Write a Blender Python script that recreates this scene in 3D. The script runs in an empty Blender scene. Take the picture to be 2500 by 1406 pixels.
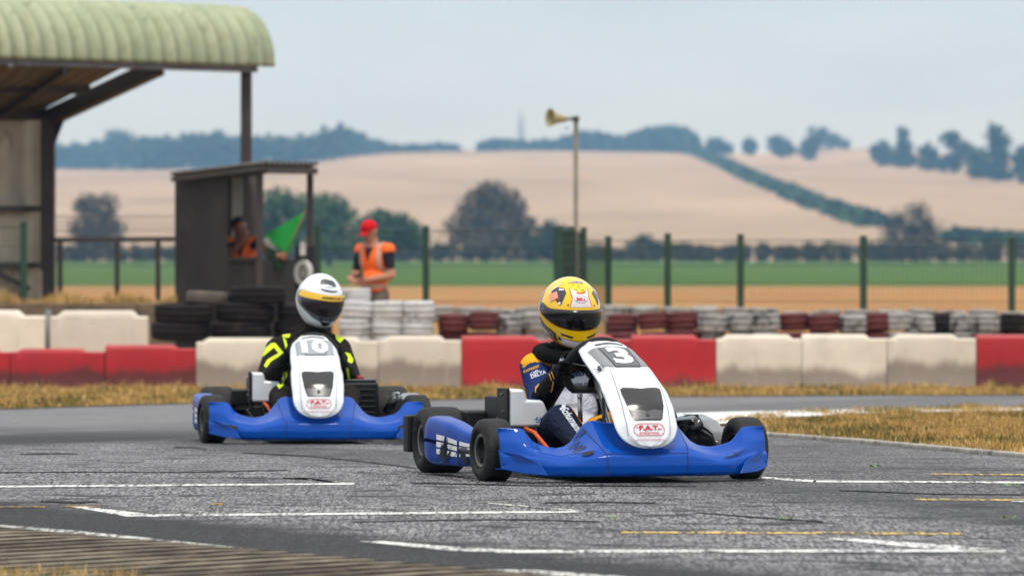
import bpy, bmesh, math, random
import numpy as np
from mathutils import Vector, Matrix, Euler, noise as mnoise
from mathutils.bvhtree import BVHTree
random.seed(7); rng = np.random.default_rng(11)
R = math.radians
sc = bpy.context.scene
C = sc.collection

# ------------------------------------------------------------------ camera
F, HC, HY = 15000.0, 0.87, 650.0          # focal length in photo pixels, eye height, horizon row
cam_d = bpy.data.cameras.new('camera'); cam = bpy.data.objects.new('camera', cam_d); C.objects.link(cam)
cam.location = (0, 0, HC); cam.rotation_euler = (R(90), 0, 0)
cam_d.sensor_width = 36; cam_d.lens = 36*F/2500; cam_d.shift_y = -53/2500
cam_d.clip_start = 0.5; cam_d.clip_end = 20000
cam_d.dof.use_dof = True; cam_d.dof.focus_distance = 24.9; cam_d.dof.aperture_fstop = 6.5
sc.camera = cam
# ------------------------------------------------------------------ light
SUN_EL, SUN_AZ = 66, 165                   # azimuth clockwise from +Y: high, behind the camera on its right
w = bpy.data.worlds.new('World'); sc.world = w; w.use_nodes = True
nt = w.node_tree; nt.nodes.clear()
out = nt.nodes.new('ShaderNodeOutputWorld'); bg = nt.nodes.new('ShaderNodeBackground'); bg.inputs[1].default_value = 0.14
sky = nt.nodes.new('ShaderNodeTexSky'); sky.sky_type = 'NISHITA'; sky.sun_disc = False
sky.sun_elevation = R(SUN_EL); sky.sun_rotation = R(SUN_AZ); sky.dust_density = 3.0; sky.air_density = 1.0
tc = nt.nodes.new('ShaderNodeTexCoord'); sep = nt.nodes.new('ShaderNodeSeparateXYZ')
nt.links.new(tc.outputs['Generated'], sep.inputs[0])
ramp = nt.nodes.new('ShaderNodeValToRGB'); cr = ramp.color_ramp
cr.elements[0].position = 0.0; cr.elements[0].color = (0.455, 0.515, 0.585, 1)
cr.elements[1].position = 1.0; cr.elements[1].color = (0.95, 0.95, 0.95, 1)
e = cr.elements.new(0.045); e.color = (0.395, 0.465, 0.55, 1)
e = cr.elements.new(0.3); e.color = (0.62, 0.65, 0.69, 1)
nt.links.new(sep.outputs[2], ramp.inputs[0])
mp = nt.nodes.new('ShaderNodeMapping'); mp.inputs['Scale'].default_value = (9, 9, 42)
nt.links.new(tc.outputs['Generated'], mp.inputs[0])
cn = nt.nodes.new('ShaderNodeTexNoise'); cn.inputs['Scale'].default_value = 1.6; cn.inputs['Detail'].default_value = 4
nt.links.new(mp.outputs[0], cn.inputs['Vector'])
mrn = nt.nodes.new('ShaderNodeMapRange'); mrn.inputs[1].default_value = .3; mrn.inputs[2].default_value = .7; mrn.inputs[3].default_value = 10.9; mrn.inputs[4].default_value = 12.9
nt.links.new(cn.outputs['Fac'], mrn.inputs[0])
sclv = nt.nodes.new('ShaderNodeVectorMath'); sclv.operation = 'SCALE'
nt.links.new(ramp.outputs[0], sclv.inputs[0]); nt.links.new(mrn.outputs[0], sclv.inputs['Scale'])
mixw = nt.nodes.new('ShaderNodeMixRGB'); mixw.inputs[0].default_value = 0.9     # high thin cloud covers most of the sky
nt.links.new(sky.outputs[0], mixw.inputs[1]); nt.links.new(sclv.outputs[0], mixw.inputs[2])
nt.links.new(mixw.outputs[0], bg.inputs[0]); nt.links.new(bg.outputs[0], out.inputs[0])
sun_d = bpy.data.lights.new('sun', 'SUN'); sun_d.energy = 2.3; sun_d.angle = R(11); sun_d.color = (1, .95, .88)
sun = bpy.data.objects.new('sun', sun_d); C.objects.link(sun)
sdir = Vector((math.sin(R(SUN_AZ))*math.cos(R(SUN_EL)), math.cos(R(SUN_AZ))*math.cos(R(SUN_EL)), math.sin(R(SUN_EL))))
sun.rotation_euler = sdir.to_track_quat('Z', 'Y').to_euler()
sc.view_settings.view_transform = 'Standard'; sc.view_settings.look = 'None'
sc.view_settings.exposure = 0.0; sc.view_settings.gamma = 1.0
sc.render.engine = 'CYCLES'
sc.cycles.use_denoising = True; sc.cycles.max_bounces = 6; sc.cycles.volume_bounces = 0
sc.cycles.transparent_max_bounces = 8; sc.cycles.use_adaptive_sampling = True; sc.cycles.adaptive_threshold = 0.02

# ------------------------------------------------------------------ terrain and pixel helpers
RX = [-3000, 0, 140, 420, 600, 780, 900, 1050, 1250, 1500, 1700, 1850, 2000, 2100, 2200, 2400, 2600, 5500]
RYY = [430, 412, 410, 412, 402, 390, 374, 367, 365, 366, 372, 378, 364, 362, 376, 398, 408, 430]
YR = 4000.0
def gz(X, Y):
    if Y < 26: return 0.0
    if Y < 58: return -0.30*(Y-26)/32
    if Y < 80: return -0.30 - 0.15*(Y-58)/22
    if Y < 400: return -0.45
    if Y < 900:
        t = (Y-400)/500; return -0.45 + 2.04*t
    pxr = 1250 + F*X/YR
    H = HC + (HY - float(np.interp(pxr, RX, RYY)))*YR/F
    if Y < YR:
        t = (Y-900)/(YR-900)
        t2 = t*t*(3-2*t)
        return 1.59 + (H-1.59)*(0.72*t + 0.28*t2)
    t = (Y-YR)/3000
    return H - 40*t*(2-t) if t < 1 else H-40
def P(px, py, Y): return Vector(((px-1250)*Y/F, Y, HC-(py-HY)*Y/F))
def hit(px, py, dz=0.0):
    dx, dzr = (px-1250)/F, -(py-HY)/F
    f = lambda Y: HC + dzr*Y - gz(dx*Y, Y) - dz
    Y0 = 6.0; Y1 = Y0
    while f(Y1) > 0 and Y1 < 9000:
        Y0 = Y1; Y1 *= 1.03
    for _ in range(50):
        m = (Y0+Y1)/2
        if f(m) > 0: Y0 = m
        else: Y1 = m
    Y = (Y0+Y1)/2
    return Vector((dx*Y, Y, gz(dx*Y, Y)+dz))
def on(px, Y, dz=0.0):
    X = (px-1250)*Y/F
    return Vector((X, Y, gz(X, Y)+dz))

# ------------------------------------------------------------------ materials
def lin(c):
    if isinstance(c, str):
        c = c.lstrip('#'); v = [int(c[i:i+2], 16)/255 for i in (0, 2, 4)]
        return tuple(x/12.92 if x <= .04045 else ((x+.055)/1.055)**2.4 for x in v)
    return tuple(c)
def N(nt, t, **kw):
    n = nt.nodes.new(t)
    for k, v in kw.items(): setattr(n, k, v)
    return n
def noise_node(nt, vec, scale, detail=4, rough=.55, dist=0):
    n = N(nt, 'ShaderNodeTexNoise'); n.inputs['Scale'].default_value = scale; n.inputs['Detail'].default_value = detail
    n.inputs['Roughness'].default_value = rough; n.inputs['Distortion'].default_value = dist
    nt.links.new(vec, n.inputs['Vector']); return n.outputs['Fac']
def rng_node(nt, val, a, b, c, d, smooth=False):
    n = N(nt, 'ShaderNodeMapRange')
    if smooth: n.interpolation_type = 'SMOOTHSTEP'
    for i, v in enumerate((a, b, c, d)): n.inputs[i+1].default_value = v
    nt.links.new(val, n.inputs[0]); return n.outputs[0]
def mixc(nt, fac, a, b, mode='MIX'):
    n = N(nt, 'ShaderNodeMixRGB', blend_type=mode)
    for i, v in ((0, fac), (1, a), (2, b)):
        if hasattr(v, 'links') or hasattr(v, 'is_linked'): nt.links.new(v, n.inputs[i])
        elif i == 0: n.inputs[0].default_value = v
        else: n.inputs[i].default_value = (*v, 1)
    return n.outputs[0]
def mathn(nt, op, a, b=None):
    n = N(nt, 'ShaderNodeMath', operation=op)
    for i, v in enumerate((a, b)):
        if v is None: continue
        if hasattr(v, 'is_linked'): nt.links.new(v, n.inputs[i])
        else: n.inputs[i].default_value = v
    return n.outputs[0]
def base(name):
    m = bpy.data.materials.new(name); m.use_nodes = True
    nt = m.node_tree; b = nt.nodes['Principled BSDF']
    pos = N(nt, 'ShaderNodeNewGeometry').outputs['Position']
    return m, nt, b, pos
def set_bump(nt, b, h, strength=.3, dist=.01):
    n = N(nt, 'ShaderNodeBump'); n.inputs['Strength'].default_value = strength; n.inputs['Distance'].default_value = dist
    nt.links.new(h, n.inputs['Height']); nt.links.new(n.outputs[0], b.inputs['Normal'])
def scaled(nt, pos, s, rot=0):
    n = N(nt, 'ShaderNodeMapping'); n.inputs['Scale'].default_value = s; n.inputs['Rotation'].default_value = (0, 0, rot)
    nt.links.new(pos, n.inputs[0]); return n.outputs[0]
def mat(name, col, rough=.5, metal=0, var=.12, vs=8, bump=0, bs=60, bd=.004, coat=0, dirt=None, dirt_amt=.5, dirt_s=5, spec=.5):
    m, nt, b, pos = base(name); c = lin(col)
    f = noise_node(nt, pos, vs, 5)
    f = rng_node(nt, f, .3, .7, 0, 1)
    cc = mixc(nt, f, tuple(x*(1-var) for x in c), tuple(min(1, x*(1+var)) for x in c))
    if dirt:
        d = noise_node(nt, pos, dirt_s, 8, .65, .4)
        d = rng_node(nt, d, 1-dirt_amt, 1-dirt_amt+.12, 0, 1)
        cc = mixc(nt, d, cc, lin(dirt))
    nt.links.new(cc, b.inputs['Base Color'])
    b.inputs['Roughness'].default_value = rough; b.inputs['Metallic'].default_value = metal
    b.inputs['Specular IOR Level'].default_value = spec
    if coat: b.inputs['Coat Weight'].default_value = coat; b.inputs['Coat Roughness'].default_value = .08
    if bump: set_bump(nt, b, noise_node(nt, pos, bs, 4), bump, bd)
    return m

# ------------------------------------------------------------------ mesh helpers
def link(o, parent=None):
    C.objects.link(o)
    if parent is not None: o.parent = parent
    return o
def mesh_obj(name, verts, faces, mats, parent=None, smooth=True, idx=None):
    me = bpy.data.meshes.new(name)
    me.from_pydata([tuple(v) for v in verts], [], faces); me.validate(); me.update()
    for m in (mats if isinstance(mats, (list, tuple)) else [mats]): me.materials.append(m)
    if idx is not None and len(idx) == len(me.polygons): me.polygons.foreach_set('material_index', idx)
    if smooth: me.polygons.foreach_set('use_smooth', [True]*len(me.polygons))
    return link(bpy.data.objects.new(name, me), parent)
def bm_obj(name, bm, mats, parent=None, smooth=False, bevel=0, seg=2):
    bmesh.ops.recalc_face_normals(bm, faces=bm.faces)
    me = bpy.data.meshes.new(name); bm.to_mesh(me); bm.free()
    for m in (mats if isinstance(mats, (list, tuple)) else [mats]): me.materials.append(m)
    o = link(bpy.data.objects.new(name, me), parent)
    if smooth: me.polygons.foreach_set('use_smooth', [True]*len(me.polygons))
    if bevel:
        md = o.modifiers.new('bevel', 'BEVEL'); md.width = bevel; md.segments = seg; md.limit_method = 'ANGLE'; md.angle_limit = R(35)
        me.polygons.foreach_set('use_smooth', [True]*len(me.polygons))
        wn = o.modifiers.new('wn', 'WEIGHTED_NORMAL'); wn.keep_sharp = True
    return o
def tag(o, label=None, cat=None, group=None, kind=None):
    if label: o['label'] = label
    if cat: o['category'] = cat
    if group: o['group'] = group
    if kind: o['kind'] = kind
    return o
def thing(name, loc=(0, 0, 0), rz=0, label=None, cat=None, group=None):
    o = bpy.data.objects.new(name, None); o.empty_display_size = .1
    o.location = loc; o.rotation_euler = (0, 0, rz); link(o)
    return tag(o, label, cat, group)
def struct(o): o['kind'] = 'structure'; return o
def box(bm, c, s, rot=None, taper=None):
    vs = []
    M = rot.to_matrix() if rot is not None else Matrix.Identity(3)
    for z in (-.5, .5):
        k = 1 if (taper is None or z < 0) else taper
        for x, y in ((-.5, -.5), (.5, -.5), (.5, .5), (-.5, .5)):
            vs.append(bm.verts.new(Vector(c) + M @ Vector((x*s[0]*k, y*s[1]*k, z*s[2]))))
    for f in ((3, 2, 1, 0), (4, 5, 6, 7), (0, 1, 5, 4), (1, 2, 6, 5), (2, 3, 7, 6), (3, 0, 4, 7)):
        bm.faces.new([vs[i] for i in f])
    return vs
def tube(bm, pts, rad, n=10, closed=False, caps=True):
    pts = [Vector(p) for p in pts]; k = len(pts)
    rr = rad if isinstance(rad, (list, tuple)) else [rad]*k
    rings = []; prev = None
    for i, p in enumerate(pts):
        a = pts[(i-1) % k] if (closed or i > 0) else p
        b = pts[(i+1) % k] if (closed or i < k-1) else p
        t = (b-a).normalized()
        if prev is None:
            u = t.orthogonal().normalized()
        else:
            u = (prev - t*prev.dot(t))
            u = u.normalized() if u.length > 1e-6 else t.orthogonal().normalized()
        prev = u; v = t.cross(u)
        rings.append([bm.verts.new(p + rr[i]*(math.cos(2*math.pi*j/n)*u + math.sin(2*math.pi*j/n)*v)) for j in range(n)])
    for i in range(k if closed else k-1):
        r0, r1 = rings[i], rings[(i+1) % k]
        for j in range(n): bm.faces.new((r0[j], r0[(j+1) % n], r1[(j+1) % n], r1[j]))
    if caps and not closed:
        bm.faces.new(list(reversed(rings[0]))); bm.faces.new(rings[-1])
def bar(bm, a, b, wd, ht, up=Vector((0, 0, 1))):
    a, b = Vector(a), Vector(b); t = (b-a); L = t.length; t.normalize()
    s = t.cross(up)
    s = s.normalized() if s.length > 1e-4 else Vector((1, 0, 0))
    u = s.cross(t)
    vs = [bm.verts.new(p + s*sx*wd/2 + u*sz*ht/2) for p in (a, b) for sx, sz in ((-1, -1), (1, -1), (1, 1), (-1, 1))]
    for f in ((3, 2, 1, 0), (4, 5, 6, 7), (0, 1, 5, 4), (1, 2, 6, 5), (2, 3, 7, 6), (3, 0, 4, 7)):
        bm.faces.new([vs[i] for i in f])
def lathe(bm, prof, axis='x', n=40, closed_prof=False, center=(0, 0, 0)):
    c = Vector(center); rings = []
    for a, r in prof:
        ring = []
        for j in range(n):
            th = 2*math.pi*j/n; q, s = r*math.cos(th), r*math.sin(th)
            v = Vector((a, q, s)) if axis == 'x' else (Vector((q, a, s)) if axis == 'y' else Vector((q, s, a)))
            ring.append(bm.verts.new(c+v))
        rings.append(ring)
    k = len(rings)
    for i in range(k if closed_prof else k-1):
        r0, r1 = rings[i], rings[(i+1) % k]
        for j in range(n): bm.faces.new((r0[j], r0[(j+1) % n], r1[(j+1) % n], r1[j]))
def grid(fn, nu, nv):
    vs = [fn(i/(nu-1), j/(nv-1)) for j in range(nv) for i in range(nu)]
    fs = [(j*nu+i, j*nu+i+1, (j+1)*nu+i+1, (j+1)*nu+i) for j in range(nv-1) for i in range(nu-1)]
    return vs, fs
def sheet(name, poly, mats, dz, step=1.0, parent=None):
    """flat polygon laid on the terrain, cut in rows along Y so it follows the slope"""
    bm = bmesh.new()
    f = bm.faces.new([bm.verts.new((p[0], p[1], 0)) for p in poly])
    ys = [p[1] for p in poly]; y = math.floor(min(ys)/step)*step + step
    cuts = [26, 58]
    while y < max(ys) and len(cuts) < 80: cuts.append(y); y += step
    for y in cuts:
        if min(ys) < y < max(ys):
            bmesh.ops.bisect_plane(bm, geom=bm.verts[:]+bm.edges[:]+bm.faces[:], plane_co=(0, y, 0), plane_no=(0, 1, 0))
    bmesh.ops.triangulate(bm, faces=bm.faces)
    for v in bm.verts: v.co.z = gz(v.co.x, v.co.y)+dz
    for fc in bm.faces:
        fc.normal_update()
        if fc.normal.z < 0: fc.normal_flip()
    me = bpy.data.meshes.new(name); bm.to_mesh(me); bm.free(); me.materials.append(mats)
    return link(bpy.data.objects.new(name, me), parent)

# -------- 2-D shapes for lettering and marks, mapped onto surfaces
def refine(verts, faces, maxlen):
    bm = bmesh.new(); vs = [bm.verts.new((v[0], v[1], 0)) for v in verts]
    for f in faces:
        try: bm.faces.new([vs[i] for i in f])
        except ValueError: pass
    bmesh.ops.triangulate(bm, faces=bm.faces)
    for _ in range(5):
        ed = [e for e in bm.edges if e.calc_length() > maxlen]
        if not ed: break
        bmesh.ops.subdivide_edges(bm, edges=ed, cuts=1, use_grid_fill=False)
        bmesh.ops.triangulate(bm, faces=[f for f in bm.faces if len(f.verts) > 3])
    bm.verts.index_update()
    r = ([(v.co.x, v.co.y) for v in bm.verts], [tuple(v.index for v in f.verts) for f in bm.faces])
    bm.free(); return r
def text2d(s, bold=0.0, shear=0.0):
    cu = bpy.data.curves.new('t', 'FONT'); cu.body = s; cu.size = 1; cu.offset = bold; cu.shear = shear; cu.resolution_u = 3
    o = bpy.data.objects.new('t', cu); C.objects.link(o)
    bpy.context.view_layer.update()
    me = bpy.data.meshes.new_from_object(o.evaluated_get(bpy.context.evaluated_depsgraph_get()))
    v = [(q.co.x, q.co.y) for q in me.vertices]; f = [tuple(p.vertices) for p in me.polygons]
    bpy.data.objects.remove(o); bpy.data.curves.remove(cu); bpy.data.meshes.remove(me)
    x0, x1 = min(q[0] for q in v), max(q[0] for q in v); y0, y1 = min(q[1] for q in v), max(q[1] for q in v)
    return [((q[0]-x0)/(x1-x0), (q[1]-y0)/(y1-y0)) for q in v], f
def poly2d(pts): return [tuple(p) for p in pts], [tuple(range(len(pts)))]
def ellipse2d(cx, cy, rx, ry, n=24): return poly2d([(cx+rx*math.cos(2*math.pi*i/n), cy+ry*math.sin(2*math.pi*i/n)) for i in range(n)])
def ring2d(pts_out, pts_in):
    n = len(pts_out); v = list(pts_out)+list(pts_in)
    return v, [(i, (i+1) % n, n+(i+1) % n, n+i) for i in range(n)]
def rrect(x0, y0, x1, y1, r, n=6):
    pts = []
    for cx, cy, a in ((x1-r, y1-r, 0), (x0+r, y1-r, 90), (x0+r, y0+r, 180), (x1-r, y0+r, 270)):
        for i in range(n+1):
            t = R(a+90*i/n); pts.append((cx+r*math.cos(t), cy+r*math.sin(t)))
    return pts
def fit(shape, x0, y0, x1, y1):
    return [(x0+v[0]*(x1-x0), y0+v[1]*(y1-y0)) for v in shape[0]], shape[1]
def fitq(shape, a, b, d):
    """unit shape -> affine frame: a = lower left, b = lower right, d = upper left"""
    return [(a[0]+v[0]*(b[0]-a[0])+v[1]*(d[0]-a[0]), a[1]+v[0]*(b[1]-a[1])+v[1]*(d[1]-a[1])) for v in shape[0]], shape[1]
def merge(*shapes):
    V, Fc = [], []
    for s in shapes:
        k = len(V); V += s[0]; Fc += [tuple(i+k for i in f) for f in s[1]]
    return V, Fc
def decal(name, shape, mapf, m, parent, maxlen=1e9, world=False):
    v, f = refine(shape[0], shape[1], maxlen)
    inv = parent.matrix_world.inverted() if (world and parent is not None) else None
    pts = []; ok = []
    for q in v:
        p = mapf(*q); ok.append(p is not None)
        pts.append((inv @ p if inv is not None else p) if p is not None else Vector((0, 0, 0)))
    f = [t for t in f if all(ok[i] for i in t)]
    return mesh_obj(name, pts, f, m, parent, smooth=True)
def bvh_of(objs):
    bpy.context.view_layer.update(); dg = bpy.context.evaluated_depsgraph_get()
    V, Fc = [], []
    for o in (objs if isinstance(objs, (list, tuple)) else [objs]):
        ev = o.evaluated_get(dg); me = ev.to_mesh(); k = len(V); M = o.matrix_world
        V += [M @ v.co for v in me.vertices]; Fc += [tuple(i+k for i in p.vertices) for p in me.polygons]
        ev.to_mesh_clear()
    return BVHTree.FromPolygons(V, Fc)
def pixmap(bvh, off=.003):
    """photo pixel -> point on the surface seen there, raised a little along the surface's normal"""
    def fn(px, py):
        d = Vector(((px-1250)/F, 1, -(py-HY)/F)).normalized()
        loc, nor, i, dist = bvh.ray_cast(Vector((0, 0, HC)), d)
        if loc is None: return None
        if nor.dot(d) > 0: nor = -nor
        return loc + nor*off
    return fn
# ================================================================== SETTING
def terrain_tile(name, Y0, Y1, ny, nx, wf, m, kind='structure', geo=False):
    V = []; ys = np.geomspace(Y0, Y1, ny) if geo else np.linspace(Y0, Y1, ny)
    for Y in ys:
        Wd = wf(Y)
        for i in range(nx):
            X = -Wd + 2*Wd*i/(nx-1); V.append((X, Y, gz(X, Y)))
    Fc = [(j*nx+i, j*nx+i+1, (j+1)*nx+i+1, (j+1)*nx+i) for j in range(ny-1) for i in range(nx-1)]
    o = mesh_obj(name, V, Fc, m, smooth=True); o['kind'] = kind; return o

def ground_mat(name, a, b_, c, s1, s2, stretch=(1, 1, 1), bump=.5, bs=30, rough=.95):
    m, nt, b, pos = base(name)
    v = scaled(nt, pos, stretch)
    f1 = rng_node(nt, noise_node(nt, v, s1, 6, .6), .35, .65, 0, 1)
    f2 = rng_node(nt, noise_node(nt, v, s2, 5, .6), .5, .7, 0, 1)
    cc = mixc(nt, f2, mixc(nt, f1, lin(a), lin(b_)), lin(c))
    nt.links.new(cc, b.inputs['Base Color']); b.inputs['Roughness'].default_value = rough
    b.inputs['Specular IOR Level'].default_value = .15
    if bump: set_bump(nt, b, noise_node(nt, pos, bs, 5), bump, .03)
    return m
M_dirt = ground_mat('dry_earth', '#8f6f45', '#a8854f', '#6b5238', 3, 12)
M_stub = ground_mat('stubble', '#96683a', '#a87a44', '#857a4c', .06, .25, (1, .22, 1), bump=.3, bs=3)
M_crop = ground_mat('green_crop', '#38560f', '#426012', '#50691a', .03, .12, (1, .3, 1), bump=.4, bs=2)
M_hill = ground_mat('ripe_wheat', '#947f68', '#a9937a', '#85755f', .005, .016, (1, .35, 1), bump=0)

terrain_tile('ground', 2, 80, 120, 41, lambda Y: 40, M_dirt)
terrain_tile('stubble_field', 80, 402, 60, 41, lambda Y: 40+Y*.9, M_stub)
terrain_tile('crop_field', 402, 900, 50, 41, lambda Y: 40+Y*.9, M_crop)
terrain_tile('hills', 900, 8400, 150, 241, lambda Y: 2400, M_hill)

# ---- track asphalt
def asphalt():
    m, nt, b, pos = base('asphalt')
    fine = noise_node(nt, scaled(nt, pos, (1, .075, 1)), 112, 4, .75); big = noise_node(nt, pos, .9, 5, .6, .3)
    mid = noise_node(nt, scaled(nt, pos, (.35, 1, 1)), 9, 6, .65)
    col = mixc(nt, rng_node(nt, fine, .43, .58, 0, 1), (.012, .0115, .012), (.39, .382, .386))
    col = mixc(nt, rng_node(nt, big, .35, .65, 0, .5), col, (.075, .074, .076))
    # hairline cracks and skid streaks running across the view
    st = noise_node(nt, scaled(nt, pos, (.8, 1.25, 1), R(5)), 3.0, 8, .68, .6)
    col = mixc(nt, rng_node(nt, st, .545, .59, 0, .85), col, (.013, .013, .013))
    col = mixc(nt, rng_node(nt, mid, .56, .66, 0, .7), col, (.018, .018, .019))
    sx = N(nt, 'ShaderNodeSeparateXYZ'); nt.links.new(pos, sx.inputs[0])
    def band(p, q, wd, soft, amt, c, col, wob=.35, wobs=.8):
        """rubber or tar laid along the line p-q"""
        d = (Vector(q)-Vector(p)); n = Vector((-d.y, d.x, 0)).normalized(); k = n.dot(Vector((p[0], p[1], 0)))
        dp = N(nt, 'ShaderNodeVectorMath', operation='DOT_PRODUCT'); nt.links.new(pos, dp.inputs[0]); dp.inputs[1].default_value = n
        dist = mathn(nt, 'SUBTRACT', dp.outputs['Value'], k)
        wb = mathn(nt, 'MULTIPLY', mathn(nt, 'SUBTRACT', noise_node(nt, pos, wobs, 3), .5), wob*2)
        dist = mathn(nt, 'ABSOLUTE', mathn(nt, 'ADD', dist, wb))
        f = rng_node(nt, dist, wd, wd+soft, amt, 0, True)
        return mixc(nt, f, col, c)
    a1, a2 = hit(0, 1262), hit(1300, 1395)
    col2 = mixc(nt, rng_node(nt, fine, .34, .68, 0, 1), (.020, .020, .021), (.075, .075, .077))
    d = (a2-a1); n = Vector((-d.y, d.x, 0)).normalized()
    if n.y > 0: n = -n                                   # towards the kerb side
    dp = N(nt, 'ShaderNodeVectorMath', operation='DOT_PRODUCT'); nt.links.new(pos, dp.inputs[0]); dp.inputs[1].default_value = n
    dist = mathn(nt, 'SUBTRACT', dp.outputs['Value'], n.dot(Vector((a1.x, a1.y, 0))))
    wb = mathn(nt, 'MULTIPLY', mathn(nt, 'SUBTRACT', noise_node(nt, pos, 2.2, 5), .5), .5)
    f = rng_node(nt, mathn(nt, 'ADD', dist, wb), -.80, -.30, 0, .95, True)
    col = mixc(nt, f, col, col2)
    for (p, q, wd, so, am) in ((hit(-200, 1085), hit(560, 1052), .45, .5, .97), (hit(-200, 1055), hit(640, 1034), .15, .6, .6),
                               (hit(700, 1100), hit(1700, 1180), .15, .5, .55), (hit(1900, 1110), hit(2500, 1215), .2, .9, .4)):
        col = band(p, q, wd, so, am, (.028, .028, .029), col)
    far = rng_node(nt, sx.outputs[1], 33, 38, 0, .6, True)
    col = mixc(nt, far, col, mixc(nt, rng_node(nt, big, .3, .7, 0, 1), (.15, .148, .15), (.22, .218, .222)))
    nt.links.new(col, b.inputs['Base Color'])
    nt.links.new(rng_node(nt, fine, .3, .7, .5, .8), b.inputs['Roughness']); nt.links.new(rng_node(nt, f, 0, .9, .11, .02), b.inputs['Specular IOR Level'])
    set_bump(nt, b, mathn(nt, 'ADD', fine, mathn(nt, 'MULTIPLY', mid, .5)), .9, .012)
    return m
M_asph = asphalt()
far_edge = [(-400, 1006), (0, 1001), (250, 993), (480, 986), (800, 981), (1100, 977), (1650, 970), (2100, 967), (2500, 966), (2900, 965)]
tp = [hit(*p) for p in far_edge]
track_poly = [(-14, 3), (14, 3), (14, tp[-1].y)] + [(p.x, p.y) for p in reversed(tp)] + [(-14, tp[0].y)]
struct(sheet('track', track_poly, M_asph, .004, 2.0))

def paint(name, col, wear=.5):
    m, nt, b, pos = base(name)
    f = noise_node(nt, scaled(nt, pos, (1, .085, 1)), 62, 4, .75); g = noise_node(nt, pos, 4, 5, .7)
    w_ = mathn(nt, 'ADD', mathn(nt, 'MULTIPLY', f, .6), mathn(nt, 'MULTIPLY', g, .4))
    cc = mixc(nt, rng_node(nt, w_, wear-.04, wear+.05, 0, 1), lin(col), (.07, .07, .072))
    nt.links.new(cc, b.inputs['Base Color']); b.inputs['Roughness'].default_value = .7; b.inputs['Specular IOR Level'].default_value = .1
    set_bump(nt, b, f, .5, .006); return m
M_pw, M_pww, M_py, M_pyw = paint('white_paint', '#cfcfcb', .53), paint('worn_white_paint', '#c3c3bd', .50), paint('yellow_paint', '#c9ad66', .50), paint('worn_yellow_paint', '#b98f38', .47)
def mark(name, pts, m, dz=.006):
    """a painted marking; pts = pixel outline on the ground"""
    return struct(sheet(name, [tuple(hit(x, y, dz))[:2] for x, y in pts], m, dz, 1.0))
def stripe(name, a, b, wa, wb, m):
    mark(name, [(a[0], a[1]-wa/2), (b[0], b[1]-wb/2), (b[0], b[1]+wb/2), (a[0], a[1]+wa/2)], m)
stripe('white_marking', (-80, 1187.5), (865, 1180), 4.5, 4, M_pw)
stripe('white_marking', (690, 1163), (850, 1178), 2.5, 3, M_pww)
mark('white_marking', [(172, 1236), (205, 1236), (362, 1253), (352, 1259), (310, 1260)], M_pw)
stripe('white_marking', (352, 1257.5), (1425, 1248), 5.5, 4.5, M_pw)
stripe('white_marking', (1190, 1227), (1425, 1247), 3, 3, M_pww)
mark('white_marking', [(875, 1320), (940, 1320), (1110, 1334), (1250, 1341), (1250, 1349), (1090, 1342)], M_pw)
stripe('white_marking', (1250, 1345), (2455, 1343), 7, 6, M_pw)
mark('white_marking', [(1978, 1310), (2060, 1312), (2330, 1330), (2460, 1342), (2400, 1343), (2250, 1337)], M_pw)
stripe('white_marking', (1860, 1165), (1992, 1174), 5, 6, M_pw)
stripe('white_marking', (1985, 1174), (2600, 1177.5), 4.5, 4.5, M_pw)
stripe('white_marking', (2470, 1221), (2600, 1226), 5, 5, M_pw)
stripe('yellow_marking', (2272, 1156.5), (2600, 1158.5), 3.5, 3.5, M_py)
stripe('yellow_marking', (2232, 1218), (2600, 1220), 4, 4, M_py)
stripe('yellow_marking', (1515, 1298), (2350, 1301), 5, 6, M_py)
for x0, x1, y in ((-60, 110, 1236.5), (150, 245, 1235), (1005, 1090, 1228) if False else (515, 546, 1229.5)): stripe('yellow_marking', (x0, y), (x1, y-.5), 3, 3, M_pyw)
M_tar = paint('tar', '#0b0b0b', .53)
for pts, wd in (([(425, 1091), (470, 1091), (505, 1096)], 4), ([(590, 1104), (760, 1113), (890, 1126), (1015, 1142)], 2.5), ([(-50, 1153), (200, 1151), (450, 1152), (700, 1147)], 2), ([(50, 1108), (120, 1106), (190, 1107)], 2.5),
                ([(690, 1166), (760, 1168), (812, 1176)], 4), ([(860, 1273), (1100, 1268), (1250, 1267), (1465, 1272)], 2.5), ([(1330, 1226), (1465, 1224), (1600, 1227)], 2.5), ([(1700, 1250), (1850, 1262), (2010, 1272)], 3), ([(2050, 1196), (2300, 1205), (2560, 1207)], 2.5), ([(1000, 1178), (1300, 1184), (1700, 1186)], 3), ([(100, 1222), (180, 1226), (240, 1223)], 4)):
    for a_, b_ in zip(pts, pts[1:]): stripe('crack_and_shade', a_, b_, wd, wd, M_tar)  # mostly cracks; the long stripe before the leading kart paints its shade

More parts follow.
